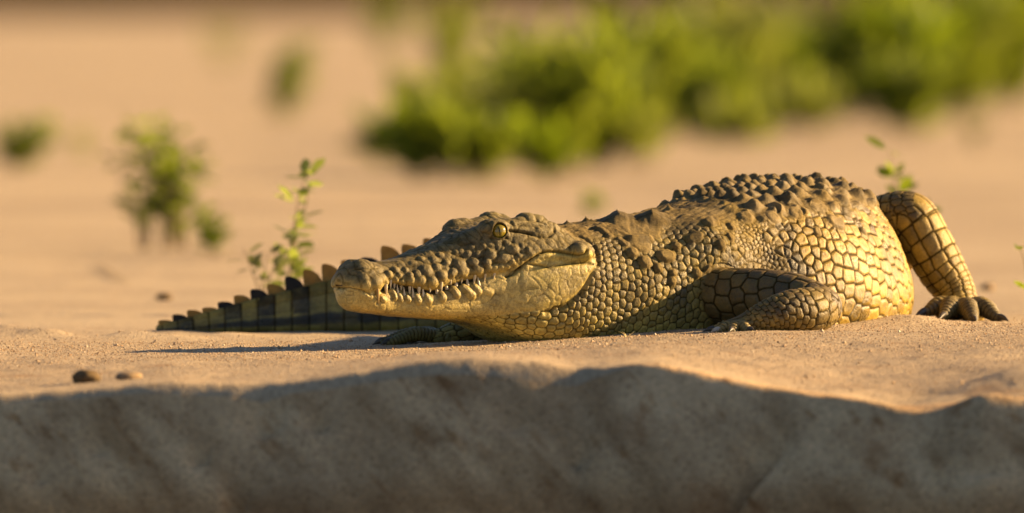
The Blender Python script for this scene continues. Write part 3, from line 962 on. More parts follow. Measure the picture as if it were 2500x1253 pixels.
# ---- eyes
EYE = anchor(1220, 563, 2.0)
EYE_N = np.array([.16, -.975, .12]); EYE_N /= np.linalg.norm(EYE_N)
EYE_R = .0140
EYE_C = EYE - EYE_N * (EYE_R - .0062)
EYE_CM = mirror(EYE_C)
for c, n in ((EYE_C, EYE_N), (EYE_CM, None)):
    d = np.linalg.norm(X0 - c, axis=1)
    m = d < .032
    # lid: skin hugging the ball, opening in front
    if n is not None:
        rel = X0[m] - c
        a = rel @ n
        lat = np.linalg.norm(rel - a[:, None] * n, axis=1)
        up_ = rel[:, 2]
        op = np.hypot(lat, .0026 * np.clip(up_ / .006, 0, 1)) / .0112
        ringw = np.exp(-((op - 1.16) / .16)**2) * (a > 0)
        hole = sstep(1.06, .90, op) * (a > 0)
        disp[m] = disp[m] * (1 - np.maximum(hole, ringw)) + ringw * (.0030 + .0016 * (up_ > 0)) - hole * .008
        groove[m] = np.maximum(groove[m], np.exp(-((op - 1.03) / .12)**2) * (a > 0))

# ---- colour
dust = c3(.160, .116, .064)
trunk_a, trunk_b, trunk_d = c3(.40, .262, .055), c3(.22, .142, .030), c3(.075, .048, .018)
belly_c, throat_c, neck_c = c3(.43, .290, .045), c3(.55, .435, .165), c3(.205, .148, .046)
cT = lerp(trunk_b, trunk_a, rC)
cT = cT * (1 + .30 * sstep(.08, .16, eT) * sstep(.30, .18, eT) - .22 * sstep(.1, .6, fbm(X0 * 85 + 5, 2)))[:, None]
blot = sstep(.02, .4, low + .5 * (rT - .5)) * .95
cT = lerp(cT, trunk_d[None, :] * np.ones((nV, 1)), blot * sstep(.62, .35, rT + .25 * mid))
neckw = sstep(S_SH + .02, S_SH - .10, ss)
cN = lerp(neck_c * .55, neck_c * 1.25, rC)
cN = lerp(cN, c3(.055, .038, .016) * np.ones((nV, 1)), sstep(.0, .45, fbm(X0 * 26 + 15, 3)) * .65)
cN = lerp(cN, throat_c * np.ones((nV, 1)) * (.85 + .3 * rT)[:, None], sstep(1.45, 2.15, ath + .25 * (S_SH - .12 - ss)))
bdk = ((cellrand(np.floor(Us).astype(int), np.floor(Vs).astype(int), 77) < .22) * sstep(-.2, .3, low + mid)) * .75
bel = lerp(belly_c * (.8 + .45 * rT)[:, None], c3(.13, .080, .026) * np.ones((nV, 1)), bdk * sstep(.05, .2, eT))
cT = lerp(cT, bel, sstep(1.75, 2.1, ath) * .92)
cN = cN * (1 + .25 * sstep(.08, .16, eT) * sstep(.32, .2, eT) - .15 * sstep(.1, .6, mid))[:, None]
cT = lerp(cT, cN, neckw)
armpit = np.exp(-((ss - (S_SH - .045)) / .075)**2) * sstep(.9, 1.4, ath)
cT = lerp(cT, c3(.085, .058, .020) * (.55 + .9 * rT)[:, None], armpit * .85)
dz = np.maximum(np.maximum(dorsal, nape), .35 * shoulder) * (.75 + .25 * mid)
cT = lerp(cT, dust * (1 + .18 * low + .10 * fine)[:, None], np.clip(dz + .25 * sstep(1.3, .9, ath), 0, 1))
cT = lerp(cT, dust * (1.05 + .25 * low + .2 * mid)[:, None], covf * .8)
dz = np.maximum(dz, covf * .8)
# tail bands
ti = np.floor(Utl + .16 * mid + .08 * low)
dk = (cellrand(ti.astype(int), ti.astype(int) * 0, 5) < .38)
tz = X0[:, 2] / np.maximum(SQ[:, 3], .01)
tc = lerp(c3(.27, .205, .065) * (1 + .45 * low + .3 * mid)[:, None], c3(.018, .016, .013) * np.ones((nV, 1)), (dk & (tz + .10 * low > .45)).astype(float) * np.clip(.75 + .4 * mid, .3, .95))
tc = lerp(tc, c3(.016, .014, .012) * np.ones((nV, 1)), sstep(.14, .2, tz + .05 * mid) * sstep(.42, .34, tz + .06 * mid) * .92)
cT = lerp(cT, tc, sstep(S_HIP + .06, S_HIP + .25, ss))
col[:] = cT
gl = .27 + .14 * rT + .10 * mid + .42 * np.clip(dz, 0, 1) + .10 * neckw
gloss[:] = gl
# limbs
cl = lerp(c3(.095, .064, .022), c3(.23, .155, .046), rL)
dkp = sstep(.0, .45, fbm(X0 * 28 + 33, 3)) * .6
cl = lerp(cl, c3(.09, .06, .028) * np.ones((nV, 1)), dkp)
isl = np.isin(limb_id, [i for i, k in enumerate(names) if k in ('shin',)])
cl = np.where(isl[:, None], lerp(c3(.22, .144, .037), c3(.40, .268, .070), rL) * (1 - .55 * sstep(.30, .55, fbm(X0 * 16 + 3, 2)) * (rL < .6))[:, None], cl)
isa = np.isin(limb_id, [i for i, k in enumerate(names) if k == 'arm'])
cl = np.where(isa[:, None], lerp(c3(.070, .046, .018), c3(.15, .100, .036), rL), cl)
isr = np.isin(limb_id, [i for i, k in enumerate(names) if k == 'armr'] + [i for i, k in enumerate(names) if k in ('toe9', 'toe10', 'toe11', 'toe12')])
cl = np.where(isr[:, None], lerp(c3(.10, .085, .035), c3(.26, .22, .085), rL), cl)
ist = np.isin(limb_id, [i for i, k in enumerate(names) if k.startswith('toe') and k not in ('toe9', 'toe10', 'toe11', 'toe12')])
cl = np.where(ist[:, None], c3(.23, .165, .080) * np.ones((nV, 1)), cl)
col[:] = lerp(col, cl, w_limb)
gloss[:] = gloss * (1 - w_limb) + .46 * w_limb
# head
up_full = np.zeros(nV); up_full[HEADI] = upper
lipz = np.interp(hu, UP[:, 0], UP[:, 8])
hc_top = c3(.175, .134, .062) * (1 + .25 * low + .18 * fine - .30 * sstep(.1, .5, fbm(X0 * 110 + 21, 2)))[:, None]
hc_lip = c3(.45, .335, .115) * (1 + .15 * low)[:, None]
hc = lerp(hc_lip, hc_top, sstep(.000, .024, hz - lipz + .006 * mid))
hc_low = c3(.53, .405, .150) * (1 + .14 * low + .06 * fine)[:, None]
hc_low = lerp(hc_low, c3(.43, .34, .070) * np.ones((nV, 1)), sstep(.27, .40, hu) * sstep(.4, -.1, low) * .7)
hc_low = lerp(hc_low, c3(.20, .155, .075) * np.ones((nV, 1)), sstep(.0, .45, fbm(X0 * 45 + 8, 3)) * .60 * sstep(.05, .09, hu) * sstep(.06, .085, hz))
hc_low = lerp(hc_low, c3(.29, .225, .085) * np.ones((nV, 1)), sstep(.5, 1, np.interp(hz - np.interp(hu, LO[:, 0], LO[:, 1]), [-.030, -.012], [0, 1])) * sstep(.06, .09, hu) * sstep(.26, .2, hu) * .55)
hc = lerp(hc_low, hc, up_full)
# inside of the mouth
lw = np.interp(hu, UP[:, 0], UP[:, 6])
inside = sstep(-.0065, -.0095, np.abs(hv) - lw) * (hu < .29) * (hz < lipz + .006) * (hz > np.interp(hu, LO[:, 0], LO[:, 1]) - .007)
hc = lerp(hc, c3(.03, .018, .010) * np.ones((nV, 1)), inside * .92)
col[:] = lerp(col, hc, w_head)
gloss[:] = gloss * (1 - w_head) + (.60 - .16 * (1 - up_full)) * w_head
speck[:] = w_head * (.5 + .5 * up_full)
# pigment blotches and dried mud over the whole hide
blo = sstep(.08, .45, fbm(X0 * 14 + 91, 3)) * (1 - .5 * w_head)
col[:] = col * (1 - .42 * blo)[:, None]
mud = sstep(.12, .45, fbm(X0 * 19 + 47, 3)) * sstep(-.15, .2, fbm(X0 * 90 + 12, 2)) * .45 * (1 - w_head)
col[:] = lerp(col, dust * 1.15 * np.ones((nV, 1)), mud)
gloss[:] = gloss + .35 * mud
dirt = c3(.030, .020, .009)
col[:] = lerp(col, dirt * np.ones((nV, 1)), np.clip(groove, 0, 1) * .92)
col[:, 2] *= .80 - .18 * (1 - w_head) * (1 - np.clip(dz, 0, 1))

gloss[:] = gloss + .45 * np.clip(groove, 0, 1)
# sand and mud stuck low on the flanks and feet
BV2 = X0 + BN * (disp + bulk * (1 - w_limb))[:, None]
BV2 = BV2 + 0.22 * (lap(BV2, 1) - BV2)
set_co(BV2)
body.polygons.foreach_set('use_smooth', np.full(len(body.polygons), True))
at_c = body.attributes.new('skin', 'FLOAT_COLOR', 'POINT')
at_c.data.foreach_set('color', np.c_[np.clip(col, .005, 1), np.ones(nV)].astype(np.float32).ravel())
at_g = body.attributes.new('gloss', 'FLOAT', 'POINT'); at_g.data.foreach_set('value', np.clip(gloss, .2, .98).astype(np.float32))
at_s = body.attributes.new('speck', 'FLOAT', 'POINT'); at_s.data.foreach_set('value', speck.astype(np.float32))

def skin_material():
    t = NT('crocodile_skin')
    c = t.coord()
    base = t.attr('skin', 'Color')
    base = t.mix(.8, base, t.ramp(t.noise(c, 75.0, 5, .7), [(.3, (.66, .63, .58)), (.5, (1, 1, 1)), (.7, (1.2, 1.18, 1.12))]), 'MULTIPLY')
    n1 = t.noise(c, 260.0, 4, .65)
    base = t.mix(.75, base, t.ramp(n1, [(.25, (.48, .46, .43)), (.5, (1, 1, 1)), (.78, (1.38, 1.34, 1.25))]), 'MULTIPLY')
    sp = t.voro(c, 330.0, 'F1', 'Distance')
    spm = t.math('MULTIPLY', t.ramp(sp, [(.20, (1, 1, 1)), (.32, (0, 0, 0))]), t.ramp(t.noise(c, 60.0, 2), [(.45, (0, 0, 0)), (.6, (1, 1, 1))]))
    base = t.mix(t.math('MULTIPLY', spm, t.math('MULTIPLY', t.attr('speck'), .95)), base, (.06, .042, .022))
    g = t.attr('gloss')
    rough = t.math('ADD', g, t.math('MULTIPLY', t.math('SUBTRACT', n1, .5), .35))
    t.set(t.b, Base_Color=base, Roughness=rough)
    t.l.new(t.ramp(g, [(.45, (.5, .5, .5)), (.85, (.12, .12, .12))]), t.b.inputs['Specular IOR Level'])
    n = t.bump(t.noise(c, 460.0, 4, .75), .65, .0014)
    n = t.bump(t.noise(c, 130.0, 4, .65), .55, .0026, n)
    t.l.new(n, t.b.inputs['Normal'])
    return t.m
M_SKIN = skin_material()
croc = link('crocodile', None, None, None, (.10, .12, .0))
tag(croc, 'golden brown crocodile lying on sand with its teeth showing', 'crocodile')
def croc_part(name, me, mat):
    o = link(name, me, mat, croc)
    o.matrix_parent_inverse = Matrix.Translation((-.10, -.12, 0))
    return o
body.name = 'body'
croc_part('body', body, M_SKIN)
# ------------------------------------------------------------------ crocodile: eyes, teeth, claws, tail crest
def plain(name, c, rough=.5, spec=.5, noise=None, scale=200):
    t = NT(name)
    if noise:
        n = t.noise(t.coord(), scale, 4, .6)
        t.set(t.b, Base_Color=t.ramp(n, [(.3, noise), (.65, c)]), Roughness=rough)
        t.l.new(t.bump(n, .3, .001), t.b.inputs['Normal'])
    else:
        t.set(t.b, Base_Color=tuple(c) + (1,), Roughness=rough)
    t.b.inputs['Specular IOR Level'].default_value = spec
    return t.m
t = NT('iris')
cc = t.coord('Generated')
t.set(t.b, Base_Color=t.ramp(t.noise(cc, 9.0, 5, .7), [(.3, (.10, .070, .006)), (.5, (.22, .165, .012)), (.7, (.32, .25, .03))]), Roughness=.12)
t.b.inputs['Coat Weight'].default_value = .8
t.b.inputs['Coat Roughness'].default_value = .04
M_IRIS = t.m
M_PUPIL = plain('pupil', (.012, .009, .004), .15)
M_TOOTH = plain('tooth', (.62, .54, .36), .35, .5, (.42, .33, .17), 90)
M_TOOTH_OLD = plain('stained_tooth', (.36, .24, .08), .4, .5, (.20, .12, .03), 120)
M_CLAW = plain('claw', (.075, .060, .045), .45, .5, (.03, .025, .02), 160)
M_CLAW_PALE = plain('pale_claw', (.42, .37, .30), .4, .5, (.2, .16, .11), 160)

def sphere_np(c, r, n=28, m=18):
    th_ = np.linspace(0, np.pi, m); ph_ = np.linspace(0, 2 * np.pi, n, endpoint=False)
    V = np.array([[r * math.sin(a) * math.cos(b), r * math.sin(a) * math.sin(b), r * math.cos(a)] for a in th_ for b in ph_]) + c
    F = [[i * n + j, i * n + (j + 1) % n, (i + 1) * n + (j + 1) % n, (i + 1) * n + j] for i in range(m - 1) for j in range(n)]
    return V, np.array(F)
def flip_faces(F): return np.asarray(F)[:, ::-1]
for c, n in ((EYE_C, EYE_N), (EYE_CM, None)):
    if n is None:
        n = np.array([H_F[0] * -.2 - H_L[0] * .95, H_F[1] * -.2 - H_L[1] * .95, .15]); n /= np.linalg.norm(n)
    V, F = sphere_np(c, EYE_R)
    e = croc_part('eye', mesh_np('eye', V, flip_faces(F)), M_IRIS)
    side = np.cross([0, 0, 1], n); side /= np.linalg.norm(side); upv = np.cross(n, side)
    tl = np.radians(7)                                    # slit leans a little
    s2 = side * math.cos(tl) + upv * math.sin(tl); u2 = upv * math.cos(tl) - side * math.sin(tl)
    PV, PF = [], []
    for i, a in enumerate(np.linspace(-.72, .72, 15)):
        w = .055 * max(0.02, math.cos(a / .72 * math.pi / 2)) 
        for b in (-w, 0, w):
            d = n * math.cos(a) * math.cos(b) + s2 * math.sin(b) + u2 * math.sin(a)
            PV.append(c + d / np.linalg.norm(d) * (EYE_R + .00025))
    for i in range(14):
        for j in range(2): PF.append([i*3+j, i*3+j+1, (i+1)*3+j+1, (i+1)*3+j])
    p = link('pupil', mesh_np('pupil', np.array(PV), np.array(PF)), M_PUPIL, e)

def horn(base, tip, r, bend=(0, 0, 0), n=10, m=7, flat=1.0):
    """Tapered, slightly bent cone (tooth, claw)."""
    base, tip, bend = np.array(base, float), np.array(tip, float), np.array(bend, float)
    ax = tip - base; L = np.linalg.norm(ax); ax /= L
    s = np.cross(ax, [0.3, 1, .1]); s /= np.linalg.norm(s); b = np.cross(ax, s)
    V = []
    for i in range(m):
        f = i / (m - 1)
        rr = r * (1 - f**1.7) if i < m - 1 else r * .06
        c = base + ax * L * f + bend * math.sin(f * math.pi)
        for a in np.linspace(0, 2 * np.pi, n, endpoint=False):
            V.append(c + rr * (math.cos(a) * s + flat * math.sin(a) * b))
    F = [[i*n+j, i*n+(j+1) % n, (i+1)*n+(j+1) % n, (i+1)*n+j] for i in range(m-1) for j in range(n)]
    return np.array(V), np.array(F)
UPPER = [(921,712,924,739,9,1),(942,700,943,724,8,0),(954,684,954,706,6,0),(963,698,962,710,5,0),(979,704,979,722,6,0),(1000,706,1000,727,7,0),(1023,707,1022,729,7,0),
         (1050,708,1050,714,5,0),(1077,692,1078,709,8,0),(1100,679,1101,694,7,0),(1130,675,1127,690,6,0),(1160,677,1157,694,7,0),(1185,675,1182,689,6,0),(1208,672,1205,682,6,0)]
LOWER = [(972,716,970,697,6,0),(988,720,986,703,6,0),(1009,719,1007,702,7,0),(1034,717,1032,703,7,0),(1067,710,1065,697,8,0),(1091,700,1086,682,8,0),(1114,692,1110,675,8,0),(1142,690,1139,674,7,0),
         (1170,690,1167,678,6,0)]
for lst, dy in ((UPPER, -7), (LOWER, 8)):
    for bx, by, tx, ty, w, old in lst:
        Y = anchor(bx, by + dy)[1] + .0022
        b = at(bx, by + dy * .9, Y); tp = at(tx + (tx - bx) * .2, ty + (ty - by) * .18, Y - .001)
        V, F = horn(b, tp, w / 3000.0 * 1.2, (0, .0008, 0))
        croc_part('tooth', mesh_np('tooth', V, F), M_TOOTH_OLD if old else M_TOOTH)
        Vm = np.array([mirror(v) for v in V])
        croc_part('tooth', mesh_np('tooth', Vm, flip_faces(F)), M_TOOTH_OLD if old else M_TOOTH)
for i, (d, tp, r) in enumerate(TOES):
    near_hand = 4 <= i < 8
    L = .040 if i < 4 else (.021 if near_hand else .020)
    dd = d + np.array([0, 0, -.32 if i < 4 else -.15]); dd /= np.linalg.norm(dd)
    e = tp + dd * L
    gz = float(ground_z(np.array([e[0]]), np.array([e[1]]))[0])
    e[2] = max(e[2], gz + .001)
    V, F = horn(tp - dd * .006, e, r * (1.0 if i < 4 else .95), (0, 0, .0030), 10, 8, .8)
    croc_part('claw', mesh_np('claw', V, F), M_CLAW_PALE if i in (5,) else M_CLAW)

# tail crest: thin fins leaning towards the tail tip
def scute_material(name, a, b):
    t = NT(name)
    n = t.noise(t.coord(), 70.0, 4)
    colr = t.ramp(n, [(.3, a), (.7, b)])
    t.set(t.b, Base_Color=colr, Roughness=.6)
    tr = t.new('ShaderNodeBsdfTranslucent'); t.l.new(colr, tr.inputs[0])
    mx = t.new('ShaderNodeMixShader'); mx.inputs[0].default_value = .45
    t.l.new(t.b.outputs[0], mx.inputs[1]); t.l.new(tr.outputs[0], mx.inputs[2]); t.l.new(mx.outputs[0], t.out.inputs[0])
    return t.m
M_SC_GOLD = scute_material('golden_scute', (.31, .195, .040), (.46, .30, .065))
M_SC_DARK = scute_material('dark_scute', (.020, .016, .012), (.050, .038, .022))
OUT = np.array([(-.15, -.3), (-.04, .0), (.06, .26), (.22, .54), (.46, .78), (.72, .93), (.92, 1.0), (1.03, .97), (1.05, .80), (1.02, .45), (1.0, .10), (1.02, -.3)])
def scute(s0, Lb, Hh, lat, mat):
    f = np.interp(s0, sp_s, np.arange(SPN)); j = int(min(f, SPN - 2)); w = f - j
    Q = SPQ[j] * (1 - w) + SPQ[j+1] * w; T = SPT[j]; Ll = SPL[j]
    V = []
    for sg in (1, -1):
        for (a, b) in OUT:
            tk = .0065 * max(0.12, 1 - max(b, 0)) * (Hh / .03 + .3)
            jz = np.interp(s0 + a * Lb, sp_s, SPQ[:, 3])
            V.append([Q[0] + T[0] * a * Lb + Ll[0] * (lat + sg * tk), Q[1] + T[1] * a * Lb + Ll[1] * (lat + sg * tk), jz - .002 + b * Hh])
    n = len(OUT)
    bm = bmesh.new()
    vs = [bm.verts.new(v) for v in V]
    bm.faces.new(vs[:n]); bm.faces.new(vs[n:][::-1])
    for i in range(n):
        k = (i + 1) % n
        bm.faces.new((vs[i], vs[i + n], vs[k + n], vs[k]))
    bmesh.ops.recalc_face_normals(bm, faces=bm.faces)
    me = bpy.data.meshes.new('crest_scute'); bm.to_mesh(me); bm.free()
    croc_part('crest_scute', me, mat)
s_ = S_HIP + .20; k = 0
while s_ < sp_s[-1] - .02:
    q = (s_ - S_HIP) / (sp_s[-1] - S_HIP)
    Lb = np.interp(q, [0, .5, 1], [.050, .041, .024])
    Hh = np.interp(q, [0, .36, .5, .75, 1], [.006, .012, .034, .028, .010]) * (.72 + .5 * cellrand(np.array([k]), np.array([3]), 9)[0])
    ki = int(np.interp(s_ + Lb * .5, sp_s, np.r_[0, np.cumsum(np.diff(sp_s) / np.interp(sp_s[:-1], [S_HIP, sp_s[-1]], [.046, .026]))]))
    dark = cellrand(np.array([ki]), np.array([0]), 5)[0] < .38
    for lat in ((-.022, .022) if q < .45 else (0.0,)):
        scute(s_, Lb, Hh, lat, M_SC_DARK if dark else M_SC_GOLD)
    s_ += Lb; k += 1
# ------------------------------------------------------------------ plants, stones, sand grains
def leaf_material(name, a, b, tr_c):
    t = NT(name)
    n = t.noise(t.coord(), 30.0, 3)
    rnd = t.new('ShaderNodeObjectInfo').outputs['Random']
    colr = t.ramp(t.math('ADD', t.math('MULTIPLY', n, .7), t.math('MULTIPLY', rnd, .3)), [(.25, a), (.75, b)])
    t.set(t.b, Base_Color=colr, Roughness=.45)
    tr = t.new('ShaderNodeBsdfTranslucent'); tr.inputs[0].default_value = tuple(tr_c) + (1,)
    mx = t.new('ShaderNodeMixShader'); mx.inputs[0].default_value = .55
    t.l.new(t.b.outputs[0], mx.inputs[1]); t.l.new(tr.outputs[0], mx.inputs[2]); t.l.new(mx.outputs[0], t.out.inputs[0])
    return t.m
LEAF = {'green': leaf_material('green_leaf', (.085, .130, .014), (.145, .185, .022), (.27, .34, .022)),
        'deep': leaf_material('deep_leaf', (.065, .110, .008), (.115, .165, .012), (.26, .35, .012)),
        'yellow': leaf_material('yellow_leaf', (.13, .160, .030), (.20, .225, .055), (.32, .37, .05)),
        'sage': leaf_material('sage_leaf', (.115, .150, .040), (.175, .205, .065), (.30, .36, .06)),
        'grey': leaf_material('grey_leaf', (.11, .12, .045), (.18, .18, .075), (.20, .22, .07))}
M_STEM = plain('stem', (.20, .145, .075), .8, .3, (.10, .075, .035), 60)
M_DRY = plain('dry_leaf', (.62, .50, .24), .7, .3, (.42, .32, .14), 60)

LSH = np.array([(0, 0, 0), (.30, .20, .03), (.30, -.20, .03), (.65, .22, .05), (.65, -.22, .05), (1.0, 0, .02), (.3, 0, 0), (.65, 0, .015)])
LFC = [(0, 1, 6), (0, 6, 2), (6, 1, 3), (6, 3, 7), (6, 7, 4), (6, 4, 2), (7, 3, 5), (7, 5, 4)]
def leaf_verts(base, d, L, w, roll):
    d = np.array(d, float); d /= np.linalg.norm(d)
    s = np.cross(d, [0, 0, 1.0])
    if np.linalg.norm(s) < 1e-3: s = np.array([1.0, 0, 0])
    s /= np.linalg.norm(s); n = np.cross(s, d)
    s2 = s * math.cos(roll) + n * math.sin(roll); n2 = np.cross(s2, d)
    return np.array(base) + L * (LSH[:, :1] * d + LSH[:, 1:2] * s2 * w + LSH[:, 2:3] * n2)

def stem_curve(rs, base, h, lean, n=7):
    a = rs.uniform(0, 2 * np.pi)
    out = np.array([math.cos(a), math.sin(a), 0]) * lean * h
    return np.array([base + np.array([0, 0, h]) * f + out * f**1.6 + np.array([rs.normal(0, .012), rs.normal(0, .012), 0]) * h * (f > 0) for f in np.linspace(0, 1, n)])

def tube_mesh(curves, r0, m=5):
    V, F, o = [], [], 0
    for c in curves:
        n = len(c)
        for i, p in enumerate(c):
            r = r0 * (1 - .75 * i / (n - 1))
            for a in range(m):
                V.append(p + r * np.array([math.cos(2*np.pi*a/m), math.sin(2*np.pi*a/m), 0]))
        for i in range(n - 1):
            for a in range(m):
                F.append([o+i*m+a, o+i*m+(a+1) % m, o+(i+1)*m+(a+1) % m, o+(i+1)*m+a])
        o += n * m
    return np.array(V), np.array(F)

def plant(name, px, base_py, top_py, wpx, nst, nlf, leafpx, mat, label, cat='plant', group=None, seed=0, lean=.35, singles=False, Y=None, lo=.12, blade=False):
    """A leafy weed whose foot stands where the photograph shows base_py."""
    rs = np.random.default_rng(1000 + seed)
    if Y is None: Y = FPX * CAM_H / (base_py - HOR) - CAM_D
    d = CAM_D + Y; sc = d / FPX
    b = at(px, base_py, Y)
    b[2] = float(ground_z(np.array([b[0]]), np.array([b[1]]))[0])
    H = (base_py - top_py) * sc; W = wpx * sc
    root = link(name, None, None, None, tuple(b))
    tag(root, label, cat, group)
    curves = []
    for i in range(nst):
        f = rs.uniform(.55, 1.0) if i else 1.0
        off = np.array([rs.uniform(-.5, .5) * W * .35, rs.uniform(-.5, .5) * W * .35, 0]) * (i > 0)
        c = stem_curve(rs, off, H * f, lean if nst > 1 else lean * .25)
        ext = np.abs(c[:, 0]).max()
        if ext > W * .5: c[:, 0] *= W * .5 / ext
        curves.append(c)
    for cs in ([[c_] for c_ in curves] if nst <= 4 else [curves]):
        V, F = tube_mesh(cs, max(.0022, H * .012))
        link('stem', mesh_np('stem', V, F), M_STEM, root)
    LV_, LF_ = [], []
    for q in range(nlf):
        c = curves[rs.integers(len(curves))]
        f = lo + (1 - lo) * rs.random()**.8
        i = f * (len(c) - 1); j = min(int(i), len(c) - 2); p = c[j] * (1 - i + j) + c[j+1] * (i - j)
        a = rs.uniform(0, 2 * np.pi)
        dr = np.array([math.cos(a), math.sin(a), rs.uniform(-.35, .9)])
        L = leafpx * sc * rs.uniform(.6, 1.25)
        if blade: dr[2] = rs.uniform(.3, 1.9); L *= 1.35
        v = leaf_verts(p + dr * L * .15, dr, L, rs.uniform(.8, 1.25) * (.55 if blade else 1), rs.uniform(-.8, .8))
        if singles:
            link('leaf', mesh_np('leaf', v, np.array(LFC)), M_DRY if (singles == 2 and q == 0) else mat, root)
        else:
            LF_.extend([[k + 8 * q for k in f_] for f_ in LFC]); LV_.append(v)
    if not singles:
        link('foliage', mesh_np('foliage', np.concatenate(LV_), np.array(LF_)), mat, root)
    return root

THICK = 'weeds of the thicket behind the crocodile'
ORD = ['first', 'second', 'third', 'fourth', 'fifth', 'sixth', 'seventh', 'eighth', 'ninth', 'tenth', 'eleventh', 'twelfth', 'thirteenth', 'fourteenth', 'fifteenth']
BUSH = []
def thick(px, b, tp, w, n, mat, seed, lf=42, kind='bushy bright green'):
    BUSH.append((px, b, tp, w, n, mat, seed, lf, kind))
thick(1060, 425, 290, 190, 170, 'green', 1, kind='low spreading green'); thick(950, 395, 330, 130, 70, 'deep', 2, kind='low dark green'); thick(1180, 425, 320, 120, 90, 'green', 3)
thick(1130, 300, 195, 130, 70, 'yellow', 4, kind='loose yellowish green'); thick(1270, 350, 170, 170, 170, 'green', 5); thick(1370, 420, 130, 170, 260, 'green', 6); thick(1330, 435, 350, 60, 60, 'deep', 7, kind='low dark green')
thick(1480, 345, 170, 150, 170, 'green', 8); thick(1555, 330, 75, 130, 300, 'green', 9); thick(1650, 320, 150, 160, 190, 'green', 10)
thick(1700, 290, 165, 130, 70, 'yellow', 11, kind='loose yellowish green'); thick(1830, 260, 50, 190, 190, 'yellow', 12, kind='loose yellowish green'); thick(1930, 255, 140, 150, 240, 'deep', 13, kind='dense dark green')
thick(1960, 310, 255, 230, 120, 'yellow', 14, kind='loose yellowish green'); thick(2110, 285, 90, 200, 260, 'green', 15); thick(2230, 285, 60, 170, 320, 'deep', 16, kind='dense dark green')
thick(2330, 275, 10, 190, 380, 'green', 17); thick(2440, 250, -15, 190, 330, 'green', 18); thick(2040, 230, 100, 130, 130, 'green', 19); thick(1100, 190, 80, 90, 45, 'yellow', 20, kind='loose yellowish green')
thick(1560, 400, 330, 130, 40, 'yellow', 21, kind='loose yellowish green'); thick(1800, 345, 300, 220, 60, 'yellow', 22, kind='loose yellowish green')
thick(1450, 400, 210, 180, 190, 'green', 51); thick(1255, 405, 250, 160, 150, 'yellow', 52, kind='loose yellowish green'); thick(1750, 325, 190, 190, 190, 'green', 53)
thick(1040, 340, 225, 120, 60, 'yellow', 54, kind='loose yellowish green'); thick(2210, 320, 190, 180, 190, 'green', 55); thick(1620, 260, 110, 150, 120, 'yellow', 56, kind='loose yellowish green')
BUSH.sort()
_cnt = {}
for (px, b, tp, w, n, mat, seed, lf, kind) in BUSH:
    k = _cnt.get(kind, 0); _cnt[kind] = k + 1
    plant('leafy_bush', px, b + 14, b - (b - tp) * 1.12, w * 1.6, 18, int(n * 3.4), lf * 1.25, LEAF[mat],
          kind + ' weed, ' + ORD[k] + ' of its look along the thicket from the snout end', 'bush', THICK, seed, .5, lo=.02, blade=True)
plant('leafy_weed', 2375, 375, 275, 70, 4, 34, 34, LEAF['grey'], 'thin grey green weed on bare sand in front of the thicket', 'plant', None, 30)
plant('leafy_weed', 955, 135, -10, 90, 6, 130, 36, LEAF['green'], 'faint green weed far off beside the left end of the thicket', 'plant', None, 31)
plant('leafy_weed', 690, 290, 110, 120, 8, 230, 42, LEAF['green'], 'upright green weed alone on the far sand beyond the snout', 'plant', None, 32)
plant('leafy_weed', 545, 165, 60, 110, 5, 70, 30, LEAF['yellow'], 'faint pale weed farthest off on the open sand', 'plant', None, 33)
plant('leafy_weed', 45, 412, 305, 170, 12, 300, 40, LEAF['green'], 'low spreading green weed on sand beyond the tail tip', 'plant', None, 34, .7)
plant('leafy_weed', 205, 390, 310, 90, 4, 26, 26, LEAF['yellow'], 'sparse pale weed beside the low spreading green weed', 'plant', None, 35)
plant('leafy_weed', 400, 605, 262, 340, 18, 420, 42, LEAF['green'], 'tall leafy weed with wide gaps standing beyond the tail tip', 'plant', None, 36, .3)
plant('leafy_weed', 525, 628, 505, 65, 4, 90, 40, LEAF['green'], 'small green weed drooping beside the tall leafy weed', 'plant', None, 37, .3)
plant('leafy_weed', 1440, 530, 465, 90, 4, 40, 30, LEAF['deep'], 'small dark weed on sand just above the neck of the crocodile', 'plant', None, 38)
def near_plant(px, Y, top_py, wpx, nst, nlf, leafpx, mat, label, seed, lean=.3, dry=0, lo=.1):
    base_py = HOR + FPX * CAM_H / (CAM_D + Y)
    return plant('young_plant', px, base_py, top_py, wpx, nst, nlf, leafpx, mat, label, 'plant', None, seed, lean, 2 if dry else True, Y, lo)
near_plant(700, 2.6, 418, 110, 2, 78, 50, LEAF['sage'], 'young plant with a pale dry leaf right behind the crocodile tail', 41, .25, 1, .12)
near_plant(640, 2.5, 610, 90, 3, 24, 48, LEAF['grey'], 'dull low sprout at the foot of the plant with a dry leaf', 42, .5)
near_plant(2212, 3.6, 385, 80, 3, 60, 52, LEAF['green'], 'bright sprig showing above the raised hind knee', 43, .18, 0, .55)
near_plant(2512, 1.6, 625, 70, 2, 16, 34, LEAF['green'], 'small leafy sprig on sand to the right of the hind foot', 44, .5, 0, .2)

